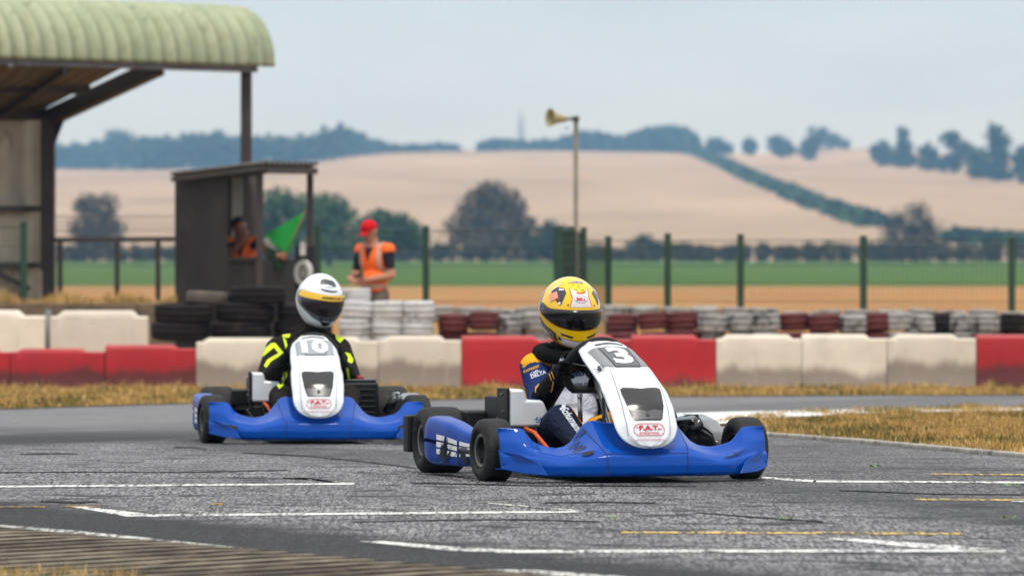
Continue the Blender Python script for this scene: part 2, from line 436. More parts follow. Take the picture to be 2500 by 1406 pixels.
# ---- white edge line, then the grooved concrete kerb in the near left corner
edge_in = [(-150, 1266), (0, 1280), (170, 1293), (400, 1316), (640, 1342), (900, 1368), (1150, 1390), (1340, 1405), (1600, 1424), (1900, 1440)]
edge_out = [(-150, 1276), (0, 1291), (170, 1304), (400, 1329), (640, 1356), (900, 1382), (1150, 1404), (1340, 1419), (1600, 1438), (1900, 1456)]
mark('edge_line', edge_in + edge_out[::-1], M_pww)
mark('edge_line', [(1180, 1389), (1300, 1390), (1520, 1406), (1700, 1420), (1500, 1420), (1330, 1404)], M_pww)
def kerb():
    a, b_ = hit(-150, 1276), hit(1900, 1456)
    ln = (b_-a); ln.z = 0; L = ln.length; ln.normalize(); nn = Vector((ln.y, -ln.x, 0))
    if nn.y > 0: nn = -nn
    r0, r1 = hit(0, 1340), hit(600, 1308)
    rd = (r1-r0); rd.z = 0; rd.normalize(); rn = Vector((-rd.y, rd.x, 0))
    nS, nT = 460, 34; V = []
    for j in range(nT):
        for i in range(nS):
            p = a + ln*(i/(nS-1)*L) + nn*(j/(nT-1)*1.5+.01)
            ph = (p.dot(rn)/.17) % 1.0
            prof = min(1, max(0, 1.6*(.5-abs(ph-.45))*2))
            rise = min(1, j/4)
            V.append((p.x, p.y, .006 + rise*(.001 + .0045*prof + .0015*mnoise.noise(p*6))))
    Fc = [(j*nS+i, j*nS+i+1, (j+1)*nS+i+1, (j+1)*nS+i) for j in range(nT-1) for i in range(nS-1)]
    m, nt, b, pos = base('kerb_concrete')
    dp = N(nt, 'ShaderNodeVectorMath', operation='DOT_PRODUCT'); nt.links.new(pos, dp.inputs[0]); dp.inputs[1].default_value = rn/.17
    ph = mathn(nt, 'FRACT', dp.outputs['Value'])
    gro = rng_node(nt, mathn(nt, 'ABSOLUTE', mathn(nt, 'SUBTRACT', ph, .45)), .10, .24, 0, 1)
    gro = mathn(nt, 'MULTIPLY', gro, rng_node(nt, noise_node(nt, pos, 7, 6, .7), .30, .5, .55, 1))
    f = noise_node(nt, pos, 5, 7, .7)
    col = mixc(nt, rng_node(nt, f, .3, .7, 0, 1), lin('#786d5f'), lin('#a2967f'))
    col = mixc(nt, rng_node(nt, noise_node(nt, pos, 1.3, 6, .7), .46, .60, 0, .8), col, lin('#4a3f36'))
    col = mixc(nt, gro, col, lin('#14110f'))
    nt.links.new(col, b.inputs['Base Color']); b.inputs['Roughness'].default_value = .9; b.inputs['Specular IOR Level'].default_value = .1
    set_bump(nt, b, noise_node(nt, pos, 70, 5, .7), .6, .008)
    o = mesh_obj('kerb', V, Fc, m); return struct(o)
kerb()

# ---- grass island on the right with its concrete edge and white painted back kerb
isl_front = [(1735, 1048), (1870, 1066), (2100, 1083), (2300, 1101), (2500, 1119), (2800, 1147)]
isl_back = [(2800, 1003), (2500, 1006), (2200, 1011), (1950, 1018), (1860, 1027), (1775, 1040)]
isl = [hit(*p) for p in isl_front + isl_back]
M_thatch = ground_mat('dry_thatch', '#8c7045', '#b5955c', '#5f5430', 6, 22, bump=.8, bs=60)
struct(sheet('grass_island', [(p.x, p.y) for p in isl], M_thatch, .025, 1.0))
M_conc = mat('edge_concrete', '#9a958b', .85, var=.3, vs=9, bump=.5, bs=80, dirt='#5d564c', dirt_amt=.5)
bm = bmesh.new()
fr = [hit(*p) for p in isl_front]
for a_, b_ in zip(fr, fr[1:]):
    d = (b_-a_).normalized(); bar(bm, a_+Vector((0, 0, .012)), b_+Vector((0, 0, .012))+d*.01, .07, .030)
struct(bm_obj('edging_strip', bm, M_conc, bevel=.008))
M_kw = mat('kerb_white', '#d9dadb', .7, var=.1, dirt='#8d8a85', dirt_amt=.42, dirt_s=2)
mark('painted_kerb', [(1690, 1012), (1800, 1006), (1950, 1001), (2200, 997), (2500, 995), (2500, 1001), (2200, 1005), (1950, 1016), (1870, 1022), (1780, 1032), (1720, 1036)], M_kw, .045)
mark('painted_kerb', [(1560, 1012), (1700, 1007), (1860, 1003), (1860, 1009), (1700, 1020), (1600, 1026)], M_kw, .02)

# ------------------------------------------------------------------ vegetation
def leafmat(name, cols, rough=.8):
    ms = []
    for i, c in enumerate(cols):
        m = mat(f'{name}_{i}', c, rough, var=.25, vs=2.5, spec=.2); ms.append(m)
    return ms
def blades(name, pts, hmin, hmax, wd, mats, probs, label=None, lean=.6, kind='stuff', cat='grass'):
    n = len(pts); pts = np.asarray(pts)
    az = rng.uniform(0, 2*np.pi, n); h = rng.uniform(hmin, hmax, n)*rng.uniform(.6, 1.3, n)*np.array([.55+1.3*max(0, .45+mnoise.noise(Vector((p[0]*3, p[1]*1.6, 1)))) for p in pts]); ln = rng.uniform(.1, lean, n)*h
    la = rng.uniform(0, 2*np.pi, n)
    sx, sy = np.cos(az)*wd/2, np.sin(az)*wd/2
    bx, by = np.cos(la)*ln, np.sin(la)*ln
    V = np.zeros((n, 5, 3))
    V[:, 0] = pts + np.c_[-sx, -sy, 0*sx-.01]; V[:, 1] = pts + np.c_[sx, sy, 0*sx-.01]
    V[:, 2] = pts + np.c_[-sx*.8+bx*.4, -sy*.8+by*.4, h*.6]; V[:, 3] = pts + np.c_[sx*.8+bx*.4, sy*.8+by*.4, h*.6]
    V[:, 4] = pts + np.c_[bx, by, h]
    me = bpy.data.meshes.new(name); me.vertices.add(n*5); me.vertices.foreach_set('co', V.reshape(-1))
    k = np.arange(n)*5
    q = np.stack([k, k+1, k+3, k+2], 1); t = np.stack([k+2, k+3, k+4], 1)
    loops = np.concatenate([q, t], 1).reshape(-1)
    me.loops.add(n*7); me.loops.foreach_set('vertex_index', loops)
    me.polygons.add(n*2)
    st = np.stack([np.arange(n)*7, np.arange(n)*7+4], 1).reshape(-1)
    me.polygons.foreach_set('loop_start', st)
    for m in mats: me.materials.append(m)
    cl = np.array([mnoise.noise(Vector((p[0]*1.3, p[1]*.6, 3))) for p in pts])
    mi = rng.choice(len(mats), n, p=probs)
    mi = np.where((cl > .16) & (rng.random(n) < .6), len(mats)-1, mi)
    me.polygons.foreach_set('material_index', np.repeat(mi, 2))
    me.update(); me.validate()
    o = link(bpy.data.objects.new(name, me)); o['kind'] = kind
    return tag(o, label, cat) if label else o
def in_poly(x, y, poly):
    c = np.zeros(len(x), bool); n = len(poly)
    for i in range(n):
        (x0, y0), (x1, y1) = poly[i], poly[(i+1) % n]
        with np.errstate(divide='ignore', invalid='ignore'):
            k = ((y0 > y) != (y1 > y)) & (x < (x1-x0)*(y-y0)/(y1-y0+1e-12)+x0)
        c ^= k
    return c
def scatter(poly, n, dz=0, clump=0):
    poly = [(p[0], p[1]) for p in poly]; xs = [p[0] for p in poly]; ys = [p[1] for p in poly]; out = []
    while len(out) < n:
        x = rng.uniform(min(xs), max(xs), n); y = rng.uniform(min(ys), max(ys), n)
        ok = in_poly(x, y, poly)
        for a, b_ in zip(x[ok], y[ok]):
            if clump and mnoise.noise(Vector((a*5, b_*5, 0)))*.5+.5 < rng.random()*clump: continue
            out.append((a, b_, gz(a, b_)+dz))
    return np.array(out[:n])
M_gr = leafmat('dry_grass', ['#b5935a', '#c6a870', '#8c6e40', '#a68a40', '#5c5a2e'])
blades('island_grass', scatter([(p.x, p.y) for p in isl], 100000, .02, .85), .010, .038, .006, M_gr, [.29, .22, .23, .16, .10], 'dry yellow grass covering the island inside the bend')
vg_front = [hit(x, y) for x, y in far_edge]
vp = [(p.x, p.y+.15) for p in vg_front] + [(12.5, 58.3), (-7.5, 58.3)]
struct(sheet('grass_verge', vp, M_thatch, .012, 2.0))
blades('verge_grass', scatter(vp, 65000, .01, .6), .015, .042, .011, M_gr, [.33, .22, .25, .14, .06], 'dry grass strip between the track and the plastic barriers')
bp = [(x, y) for x, y in ((-7.5, 57.2), (-7.5, 57.72), (9, 57.72), (9, 57.2))]
blades('barrier_foot_grass', scatter(bp, 5000, .01, 1.0), .02, .07, .009, M_gr, [.4, .3, .2, .07, .03], 'taller dry grass growing along the foot of the barriers')
# a little grass in the near left corner, beyond the kerb
cp = [tuple(hit(x, y))[:2] for x, y in ((-120, 1402), (120, 1401), (330, 1410), (420, 1440), (-150, 1440))]
blades('corner_grass', scatter(cp, 1500, .004, .5), .008, .020, .003, M_gr, [.3, .3, .2, .15, .05], 'dry orange grass in the near corner behind the kerb')

def leaf_cloud(blobs, n, size, seed=0, shell=.45):
    """small leaf-sprays spread through lumpy ellipsoids: (cx,cy,cz,rx,ry,rz)"""
    g = np.random.default_rng(seed)
    vol = np.array([b[3]*b[4]*b[5] for b in blobs])**.75; pr = vol/vol.sum()
    bi = g.choice(len(blobs), n, p=pr); B = np.array(blobs)[bi]
    d = g.normal(size=(n, 3)); d /= np.linalg.norm(d, axis=1)[:, None]
    r = (shell + (1-shell)*g.random(n))*g.uniform(.9, 1.12, n)
    c = B[:, :3] + d*B[:, 3:]*r[:, None]
    u = g.normal(size=(n, 3)); u /= np.linalg.norm(u, axis=1)[:, None]
    v = np.cross(u, g.normal(size=(n, 3))); v /= np.linalg.norm(v, axis=1)[:, None]
    s = size*g.uniform(.5, 1.3, n)[:, None]
    V = np.stack([c-u*s-v*s*.5, c+u*s*.2-v*s*.9, c+u*s+v*s*.4, c-u*s*.1+v*s*.9], 1).reshape(-1, 3)
    return V
def quads_obj(name, V, mats, parent=None, seed=0):
    n = len(V)//4; me = bpy.data.meshes.new(name)
    me.vertices.add(n*4); me.vertices.foreach_set('co', V.reshape(-1))
    me.loops.add(n*4); me.loops.foreach_set('vertex_index', np.arange(n*4)); me.polygons.add(n)
    me.polygons.foreach_set('loop_start', np.arange(n)*4)
    for m in mats: me.materials.append(m)
    me.polygons.foreach_set('material_index', np.random.default_rng(seed).integers(0, len(mats), n))
    me.update(); me.validate()
    return link(bpy.data.objects.new(name, me), parent)
M_bark = mat('bark', '#4a4036', .9, bump=.6, bs=4, bd=.05)
M_dark = leafmat('dark_leaf', ['#5b4f33', '#665838', '#4a422c'])
M_mid = leafmat('mid_leaf', ['#3c5526', '#47602d', '#304820'])
M_far = leafmat('far_leaf', ['#2c3f2a', '#354a30', '#263626'])
M_brown = leafmat('brown_leaf', ['#4d4636', '#5a5039', '#3e3b2e'])
def tree(name, px, base_py, blobs_px, Y=None, mats=M_far, n=900, size=None, label='', group=None, depth=1.0, seed=1, trunk=True, shell=.35, trunk_w=.06):
    """blobs_px: (px, py, rx_px, ry_px) outline of the crown as it is seen; real size follows from the distance"""
    g = hit(px, base_py) if Y is None else on(px, Y)
    Y = g.y; k = Y/F
    r = thing(name, g, 0, label, 'tree', group)
    bl = []
    rr = random.Random(seed)
    for (bx, by, rx, ry) in blobs_px:
        p = P(bx, by, Y) - g
        bl.append((p.x, rr.uniform(-.4, .4)*rx*k*depth, p.z, rx*k, rx*k*depth, ry*k))
    hgt = max(b[2]+b[5] for b in bl); size = size or hgt*.045
    quads_obj('crown', leaf_cloud(bl, n, size, seed, shell), mats, r, seed)
    if trunk:
        bm = bmesh.new(); th = max(.4, min(b[2] for b in bl))
        tube(bm, [(0, 0, -.5), (0, 0, th*.6), (.05*th, 0, th*1.05)], [hgt*trunk_w*.6, hgt*trunk_w*.45, hgt*trunk_w*.3], 8)
        for b in bl[:7]:
            tube(bm, [(0, 0, th*.6), (b[0]*.5, b[1]*.5, (th*.6+b[2])/2), (b[0]*.9, b[1]*.9, b[2])], [hgt*trunk_w*.28, hgt*trunk_w*.18, hgt*trunk_w*.06], 6)
        bm_obj('trunk', bm, M_bark, r, smooth=True)
    return r
# mid-distance trees at the far edge of the crop
tree('round_tree', 1190, 612, [(1195, 470, 45, 34), (1225, 500, 60, 50), (1160, 520, 60, 50), (1215, 545, 90, 55), (1270, 560, 52, 36), (1130, 560, 52, 40), (1200, 590, 95, 34), (1290, 590, 35, 26), (1255, 505, 36, 26), (1180, 478, 40, 26)], Y=880, mats=M_dark, n=5200, size=.32, label='large dark rounded tree standing alone near the middle of the hedge line', seed=3)
tree('small_tree', 230, 615, [(215, 500, 38, 30), (255, 505, 42, 36), (240, 545, 55, 40), (200, 560, 38, 34), (270, 560, 44, 30), (235, 590, 66, 26), (195, 500, 20, 20)], Y=870, mats=M_dark, n=2600, size=.28, label='dark round tree seen over the railing beside the shelter post', seed=4)
tree('leafy_tree', 690, 620, [(680, 490, 50, 36), (660, 530, 60, 50), (730, 520, 55, 44), (700, 570, 80, 45)], Y=700, mats=M_mid, n=2200, size=.3, label='green tree showing through the open side of the marshal hut', seed=5)
tree('leafy_tree', 805, 625, [(800, 500, 50, 32), (830, 530, 50, 40), (780, 540, 55, 50), (815, 585, 70, 44)], Y=720, mats=M_mid, n=2200, size=.3, label='blue green tree just right of the hut front post', seed=6)
tree('leafy_tree', 955, 630, [(930, 540, 50, 30), (975, 560, 55, 42), (1015, 580, 38, 36), (930, 585, 70, 42), (900, 560, 40, 34)], Y=740, mats=M_mid, n=2400, size=.3, label='low green tree behind the red capped marshal', seed=7)
tree('small_tree', 1350, 632, [(1340, 560, 28, 24), (1370, 575, 36, 28), (1330, 595, 40, 30), (1395, 600, 34, 26)], Y=860, mats=M_far, n=1300, size=.28, label='small grey green tree behind the loudspeaker pole foot', seed=8)
tree('small_tree', 1572, 628, [(1572, 592, 32, 22), (1550, 605, 30, 20), (1600, 605, 30, 20)], Y=895, mats=M_far, n=900, size=.25, label='small round bush top between two fence posts below the wheat hill', seed=9)
t = tree('airy_shrub', 2228, 628, [(2228, 560, 60, 46), (2180, 570, 36, 36), (2270, 560, 42, 40), (2225, 600, 85, 32), (2170, 600, 40, 26), (2285, 600, 40, 26), (2240, 520, 40, 34), (2195, 535, 30, 28)], Y=880, mats=M_brown, n=2800, size=.24, label='sparse twiggy brown shrub standing above the hedge on the right', seed=10, shell=.1, trunk=False)
bm = bmesh.new(); rr = random.Random(5)
for i in range(46):
    a = rr.uniform(-1.25, 1.25); L = rr.uniform(4.5, 8.6)*(1-.22*abs(a)); q = Vector((math.sin(a)*.8, rr.uniform(-.4, .4), math.cos(a)*.9+.1))
    tube(bm, [(0, 0, 0), q*L*.5, q*L*.8+Vector((rr.uniform(-.3, .3), 0, .3)), q*L+Vector((rr.uniform(-.5, .5), 0, .5))], [.1, .07, .045, .015], 4)
bm_obj('branches', bm, M_bark, t)

# hedges at the end of the crop: each run is one hedge
def hedge(px0, px1, Y, h, mats, label, n, seed, name='hedge', dens=None):
    a, b_ = on(px0, Y), on(px1, Y)
    r = thing(name, (a+b_)/2, 0, label, 'hedge')
    L = (b_-a).length; bl = []; g = random.Random(seed); k = int(L/1.3)
    for i in range(k):
        f = (i+g.random())/k; p = a.lerp(b_, f); hh = h*(1+.28*mnoise.noise(Vector((f*L*.12, seed, 0)))+g.uniform(-.12, .12))
        p -= r.location
        bl.append((p.x, p.y+g.uniform(-.5, .5), hh*.5, 1.2, 1.0, hh*.55))
    quads_obj('foliage', leaf_cloud(bl, n, .28, seed, .5), mats, r, seed)
    return r
M_hedge = leafmat('hedge_leaf', ['#4a4a28', '#55522e', '#54452f', '#3d3a23'])
hedge(1290, 1840, 890, 2.3, M_hedge, 'dark hedge along the green crop behind the middle fence posts', 6500, 1)
hedge(1840, 3200, 890, 2.5, M_hedge, 'dark hedge along the green crop on the right, under the twiggy shrub', 13500, 2)
hedge(1030, 1300, 892, 2.4, M_hedge, 'dark hedge at the foot of the large round tree', 2400, 3)
hedge(630, 1040, 888, 2.5, M_hedge, 'hedge at the end of the crop behind the red capped marshal', 5500, 4)
hedge(-700, 445, 885, 2.3, M_hedge, 'hedge at the end of the crop seen through the railing on the left', 10500, 5)
# the hedge that climbs the hill between the two wheat fields
def hill_hedge(pix, hgt, wd, mats, label, n, seed):
    pts = [hit(*p) for p in pix]; r = thing('hill_hedge', pts[0], 0, label, 'hedge'); bl = []; g = random.Random(seed)
    for a, b_ in zip(pts, pts[1:]):
        k = max(3, int((b_-a).length/5))
        for i in range(k):
            p = a.lerp(b_, (i+g.random())/k); p.z = gz(p.x, p.y); p -= pts[0]
            bl.append((p.x+g.uniform(-wd, wd), p.y, p.z+hgt*.4, wd*1.2, 3, hgt*g.uniform(.45, .75)))
    quads_obj('foliage', leaf_cloud(bl, n, 1.2, seed, .4), mats, r, seed); return r
M_blue = leafmat('hill_leaf', ['#30482f', '#3a5538', '#2b3f2c'])
hill_hedge([(1690, 376), (1760, 402), (1830, 436), (1900, 468), (1980, 500), (2060, 528), (2150, 556)], 2.6, 2.6, M_blue, 'long green hedge climbing the hill between the two wheat fields', 6000, 1)
hill_hedge([(2300, 590), (2400, 596), (2520, 602), (2640, 606)], 2.0, 2.6, M_blue, 'low bluish hedge at the foot of the wheat on the far right', 2200, 2)
# trees on the ridge: single ones on the right, woods on the left
ridge = [
 (1750, 382, [(1745, 352, 26, 20), (1770, 362, 28, 18), (1735, 368, 26, 14)], 'rounded tree on the ridge just right of the long wood'),
 (1830, 380, [(1830, 358, 20, 20)], 'smallest tree on the ridge, between two rounder ones'),
 (1905, 386, [(1900, 352, 30, 26), (1915, 366, 32, 22)], 'bushy round tree on the ridge above the hill hedge'),
 (1975, 392, [(1975, 366, 26, 28), (1985, 350, 22, 20)], 'squat dark tree at the near edge of the upper wheat'),
 (2010, 372, [(2000, 330, 34, 24), (2030, 345, 34, 22), (2060, 352, 20, 18)], 'wide pale tree on the skyline behind the squat one'),
 (2155, 406, [(2150, 370, 32, 26), (2165, 390, 34, 18)], 'first tree of the right hand clump, low and round'),
 (2205, 410, [(2205, 330, 16, 22), (2205, 365, 24, 30), (2210, 392, 30, 20)], 'slender tall tree with a narrow top in the right hand clump'),
 (2270, 416, [(2265, 375, 28, 24), (2275, 398, 36, 20)], 'low tree filling the gap right of the slender one'),
 (2325, 424, [(2320, 340, 28, 24), (2345, 370, 34, 34), (2320, 400, 36, 26)], 'broad tree with a flat crown in the right hand clump'),
 (2390, 436, [(2390, 385, 32, 28), (2395, 415, 40, 24)], 'low tree between the broad one and the tallest one'),
 (2432, 442, [(2430, 325, 24, 28), (2440, 350, 32, 36), (2435, 395, 36, 44), (2440, 425, 40, 22)], 'tallest tree of the right hand clump'),
 (2500, 448, [(2495, 385, 30, 34), (2510, 415, 40, 34)], 'tree cut by the right edge of the picture'),
]
for i, (px, py, bl, lab) in enumerate(ridge):
    tree('ridge_tree', px, py, bl, mats=M_far, n=760, size=1.0, label=lab, group='trees on the ridge', seed=20+i, shell=.2, trunk_w=.05)
def wood(pix, label, seed, n):
    """pix: (px, ground py, top py) along the edge of the wood"""
    g = random.Random(seed); bl = []
    for (x0, b0, t0), (x1, b1, t1) in zip(pix, pix[1:]):
        k = max(2, int((x1-x0)/9))
        for i in range(k):
            f = i/k; px = x0+(x1-x0)*f; bpy_ = b0+(b1-b0)*f; tp_ = t0+(t1-t0)*f
            gr = hit(px, bpy_+1)
            for row in range(2):
                Y = gr.y+row*22+g.uniform(-4, 4); kk = Y/F
                top = P(px+g.uniform(-8, 8), tp_+g.uniform(-5, 9)+(6 if row == 0 else 0), Y).z; bot = gr.z-1
                rx = g.uniform(13, 24)*kk
                X = (px+g.uniform(-6, 6)-1250)*kk; hgt = top-bot
                bl.append((X, Y, top-hgt*.28, rx, rx, hgt*.28)); bl.append((X+g.uniform(-2, 2), Y-2, bot+hgt*.42, rx*1.15, rx, hgt*.45))
    o = quads_obj('woodland', leaf_cloud(bl, n, 1.8, seed, .25), M_far, None, seed); o['kind'] = 'stuff'
    return tag(o, label, 'woodland')
wood([(-600, 416, 350), (-200, 414, 340), (120, 413, 352), (200, 413, 350), (255, 414, 345), (275, 414, 308), (310, 414, 312), (345, 414, 326), (400, 414, 330), (470, 412, 326), (535, 410, 318), (590, 406, 332), (650, 402, 328), (720, 397, 330), (770, 393, 325), (800, 390, 312), (840, 384, 305), (870, 380, 318), (905, 376, 338), (960, 373, 350), (1060, 370, 352), (1120, 369, 356)], 'far blue wood along the ridge on the left', 31, 22000)
wood([(1180, 369, 340), (1260, 368, 338), (1330, 368, 345), (1390, 368, 330), (1430, 369, 318), (1470, 369, 325), (1520, 370, 330), (1560, 370, 318), (1600, 371, 306), (1650, 372, 302), (1690, 375, 318), (1706, 378, 345)], 'far blue wood along the ridge right of the loudspeaker pole', 32, 8000)
# far church spire on the horizon
p = on(1272, 6400); r = thing('church_spire', p, 0, 'faint slender church spire rising above the ridge', 'spire')
M_stone = mat('spire_stone', '#8b8880', .9, vs=.2)
top = P(1272, 268, 6400).z - p.z; bm = bmesh.new()
hb = P(1272, 318, 6400).z - p.z
box(bm, (0, 0, hb/2), (8, 8, hb)); bm_obj('tower', bm, M_stone, r)
bm = bmesh.new(); lathe(bm, [(hb, 4), (hb+.55*(top-hb), 2), (top, .2)], 'z', 8); bm_obj('steeple', bm, M_stone, r)

# leaves blown on to the asphalt
M_lf = mat('fallen_leaf', '#5f7d33', .7, var=.3, vs=30)
for i, (px, py, s, where) in enumerate([(1487, 1269, .028, 'left of the yellow line in the foreground'), (2466, 1268, .022, 'by the right edge of the picture'), (1925, 1269, .026, 'above the long yellow line'), (2137, 1141, .020, 'below the grass island'), (2466, 1187, .018, "under the thin white line on the right"), (2492, 1188, .018, 'at the right edge under the white line')]):
    p = hit(px, py, .006); V = []; Fc = []; g = random.Random(i)
    for j in range(6):
        a = g.uniform(0, 6.3); c = p + Vector((g.uniform(-1, 1)*s, g.uniform(-2, 2)*s, 0)); k = len(V); l = s*g.uniform(.5, 1)
        for (u, v, z) in ((-l, 0, .001), (0, -l*.4, .004), (l, 0, .012), (0, l*.4, .006)):
            V.append((c.x+u*math.cos(a)-v*math.sin(a), c.y+u*math.sin(a)+v*math.cos(a), c.z+z+.003))
        Fc.append((k, k+1, k+2, k+3))
    tag(mesh_obj('leaf_sprig', V, Fc, M_lf), 'scrap of green leaves lying on the asphalt '+where, 'leaves', 'leaf scraps on the track')
# ================================================================== STRUCTURES
M_steel = mat('dark_steel', '#3a3230', .65, var=.25, vs=3, bump=.2, bs=30, dirt='#5a4534', dirt_amt=.36, dirt_s=2.5)
M_gpost = mat('green_post', '#1d3d2c', .55, var=.2, vs=4)
M_wire = mat('green_wire', '#22382b', .6)
M_galv = mat('grey_wire', '#5c5a55', .6)

# ---- corrugated shelter
def shelter():
    e = Vector((1, 1, 0)).normalized(); nn = Vector((1, -1, 0)).normalized()
    E0 = Vector((-3.894, 69.53, 0))
    r = thing('trackside_shelter', on(117, 71), 0, 'open steel shelter with a rounded green corrugated roof edge and pale sheet wall', 'shelter')
    O = r.location.copy()
    z0 = P(410, 147, 69.53).z; rad = .60
    ex = (1.42)                                     # roof end, along the eave from E0
    prof = []
    for i in range(17):
        a = math.pi/2*i/16; prof.append((rad*math.cos(a), rad*math.sin(a)))
    prof += [(-.3, rad+.02), (-2.2, rad+.10), (-4.5, rad+.16)]
    prof = [(rad, -.05)] + prof
    nu = 300; s0, s1 = -8.5, ex
    V = []
    for j, (u, z) in enumerate(prof):
        a = math.atan2(max(z, 0), max(u, .001)) if j < 18 else math.pi/2
        for i in range(nu):
            s = s0+(s1-s0)*i/(nu-1)
            ph = (s/.222) % 1
            c = .075*(.5-.5*math.cos(2*math.pi*ph))**1.6
            p = E0 + e*s + nn*(u-.42+c*math.cos(a)) ; p.z = z0+z+c*math.sin(a)
            V.append(p-O)
    k = len(prof)
    Fc = [(j*nu+i, j*nu+i+1, (j+1)*nu+i+1, (j+1)*nu+i) for j in range(k-1) for i in range(nu-1)]
    m, nt, b, pos = base('green_roof')
    v = scaled(nt, pos, (1.2, 1.2, .35)); f = noise_node(nt, v, 2.2, 6, .65); f2 = noise_node(nt, pos, 7, 5, .7)
    col = mixc(nt, rng_node(nt, f, .35, .65, 0, 1), lin('#8b9678'), lin('#a8ad8f'))
    col = mixc(nt, rng_node(nt, f2, .5, .72, 0, .7), col, lin('#86835f'))
    col = mixc(nt, rng_node(nt, noise_node(nt, v, 3.3, 6, .7), .58, .70, 0, .75), col, lin('#4b5038'))
    dp = N(nt, 'ShaderNodeVectorMath', operation='DOT_PRODUCT'); nt.links.new(pos, dp.inputs[0]); dp.inputs[1].default_value = e/.222     # shade between the ribs painted into the troughs, with some algae
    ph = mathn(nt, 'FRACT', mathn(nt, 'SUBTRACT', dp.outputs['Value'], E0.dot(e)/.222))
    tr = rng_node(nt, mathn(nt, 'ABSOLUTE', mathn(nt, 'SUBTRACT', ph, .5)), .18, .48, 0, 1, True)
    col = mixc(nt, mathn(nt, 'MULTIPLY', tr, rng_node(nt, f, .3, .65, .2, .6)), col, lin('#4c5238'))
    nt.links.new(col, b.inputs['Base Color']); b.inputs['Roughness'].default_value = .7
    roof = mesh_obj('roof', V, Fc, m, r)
    sd = roof.modifiers.new('s', 'SOLIDIFY'); sd.thickness = .012
    # gutter beam under the eave
    bm = bmesh.new()
    a_ = E0 + e*s0 + nn*.05 + Vector((0, 0, z0-.05)) - O; b_ = E0 + e*1.28 + nn*.05 + Vector((0, 0, z0-.05)) - O
    bar(bm, a_, b_, .14, .13); bm_obj('eave_beam', bm, mat('painted_beam', '#6f6f7c', .5, var=.25, vs=3, dirt='#3d3a3d', dirt_amt=.42), r, bevel=.01)
    # soffit sheets
    def Q(px, py, Y): return P(px, py, Y)-O
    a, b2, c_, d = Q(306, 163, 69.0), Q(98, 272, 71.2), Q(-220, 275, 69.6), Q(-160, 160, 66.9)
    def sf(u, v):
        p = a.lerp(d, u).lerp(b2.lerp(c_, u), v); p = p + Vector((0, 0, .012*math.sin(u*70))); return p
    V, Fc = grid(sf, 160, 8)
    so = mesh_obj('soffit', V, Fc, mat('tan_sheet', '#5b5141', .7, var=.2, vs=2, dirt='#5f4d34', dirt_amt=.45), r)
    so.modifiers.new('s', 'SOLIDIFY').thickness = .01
    bm = bmesh.new(); bar(bm, Q(212, 216, 70.0), Q(-200, 214, 68.2), .12, .14); bm_obj('purlin', bm, M_steel, r)
    bm = bmesh.new(); bar(bm, Q(104, 277, 71.1), Q(-200, 278, 69.5), .12, .16); bm_obj('purlin', bm, M_steel, r)
    for t in (.32, .7):
        bm = bmesh.new(); bar(bm, a.lerp(d, t)-Vector((0, 0, .05)), b2.lerp(c_, t)-Vector((0, 0, .05)), .06, .08); bm_obj('soffit_batten', bm, M_steel, r)
    # portal frame: post, haunch, rafter
    bm = bmesh.new()
    pt = Q(117, 300, 71); 
    tube_w = .165
    bar(bm, Vector((pt.x, pt.y, -.1)), Vector((pt.x, pt.y, pt.z+.06)), tube_w, .18, up=Vector((0, 1, 0)))
    bm_obj('post', bm, M_steel, r, bevel=.008)
    bm = bmesh.new()
    bar(bm, Q(112, 292, 71.05), Q(388, 164, 69.6), .14, .19); bm_obj('rafter', bm, M_steel, r, bevel=.008)
    bm = bmesh.new()
    hv = [Q(134, 352, 71), Q(134, 290, 71), Q(215, 252, 70.6), Q(158, 292, 70.9)]
    f0 = [bm.verts.new(p+Vector((0, -.05, 0))) for p in hv]; f1 = [bm.verts.new(p+Vector((0, .05, 0))) for p in hv]
    bm.faces.new(f0); bm.faces.new(f1[::-1])
    for i in range(4): bm.faces.new((f0[i], f0[(i+1) % 4], f1[(i+1) % 4], f1[i]))
    bm_obj('haunch', bm, M_steel, r)
    bm = bmesh.new()
    q = E0 + e*1.22 + nn*-.02
    bar(bm, Vector((q.x, q.y, gz(0, 70)))-O, Vector((q.x, q.y, z0-.10))-O, .125, .14, up=Vector((0, 1, 0))); bm_obj('post', bm, M_steel, r, bevel=.008)
    # sheet wall behind the post, with rails
    nu = 120; V = []
    for z in np.linspace(-.1, Q(0, 285, 71.3).z, 6):
        for i in range(nu):
            px = -260+(100+260)*i/(nu-1); Yw = 71.35 - (100-px)/360*2.2
            p = P(px, 300, Yw); ph = (px % 46)/46
            dd = .03 if ph < .35 else (.0 if ph > .5 and ph < .85 else .015)
            V.append(Vector((p.x+dd*.5, p.y-dd, 0))-O*1 + Vector((0, 0, O.z+z)))
    Fc = [(j*nu+i, j*nu+i+1, (j+1)*nu+i+1, (j+1)*nu+i) for j in range(5) for i in range(nu-1)]
    mesh_obj('sheet_wall', V, Fc, mat('pale_sheet', '#b0a998', .6, var=.18, vs=2.5, dirt='#7c6b57', dirt_amt=.42, dirt_s=1.8), r)
    for y_, hh in ((510, .07), (648, .07)):
        bm = bmesh.new(); bar(bm, Q(97, y_, 71.2), Q(-250, y_, 69.0), .06, hh); bm_obj('wall_rail', bm, M_steel, r)
    bm = bmesh.new(); bar(bm, Q(-40, 648, 70.4), Q(70, 705, 70.9), .05, .06); bm_obj('wall_brace', bm, M_steel, r)
    bm = bmesh.new(); bar(bm, Q(96, 660, 70.9), Q(96, 738, 70.9), .07, .07, up=Vector((0, 1, 0))); bm_obj('downpipe', bm, mat('pale_pipe', '#a89c8d', .6), r)
shelter()

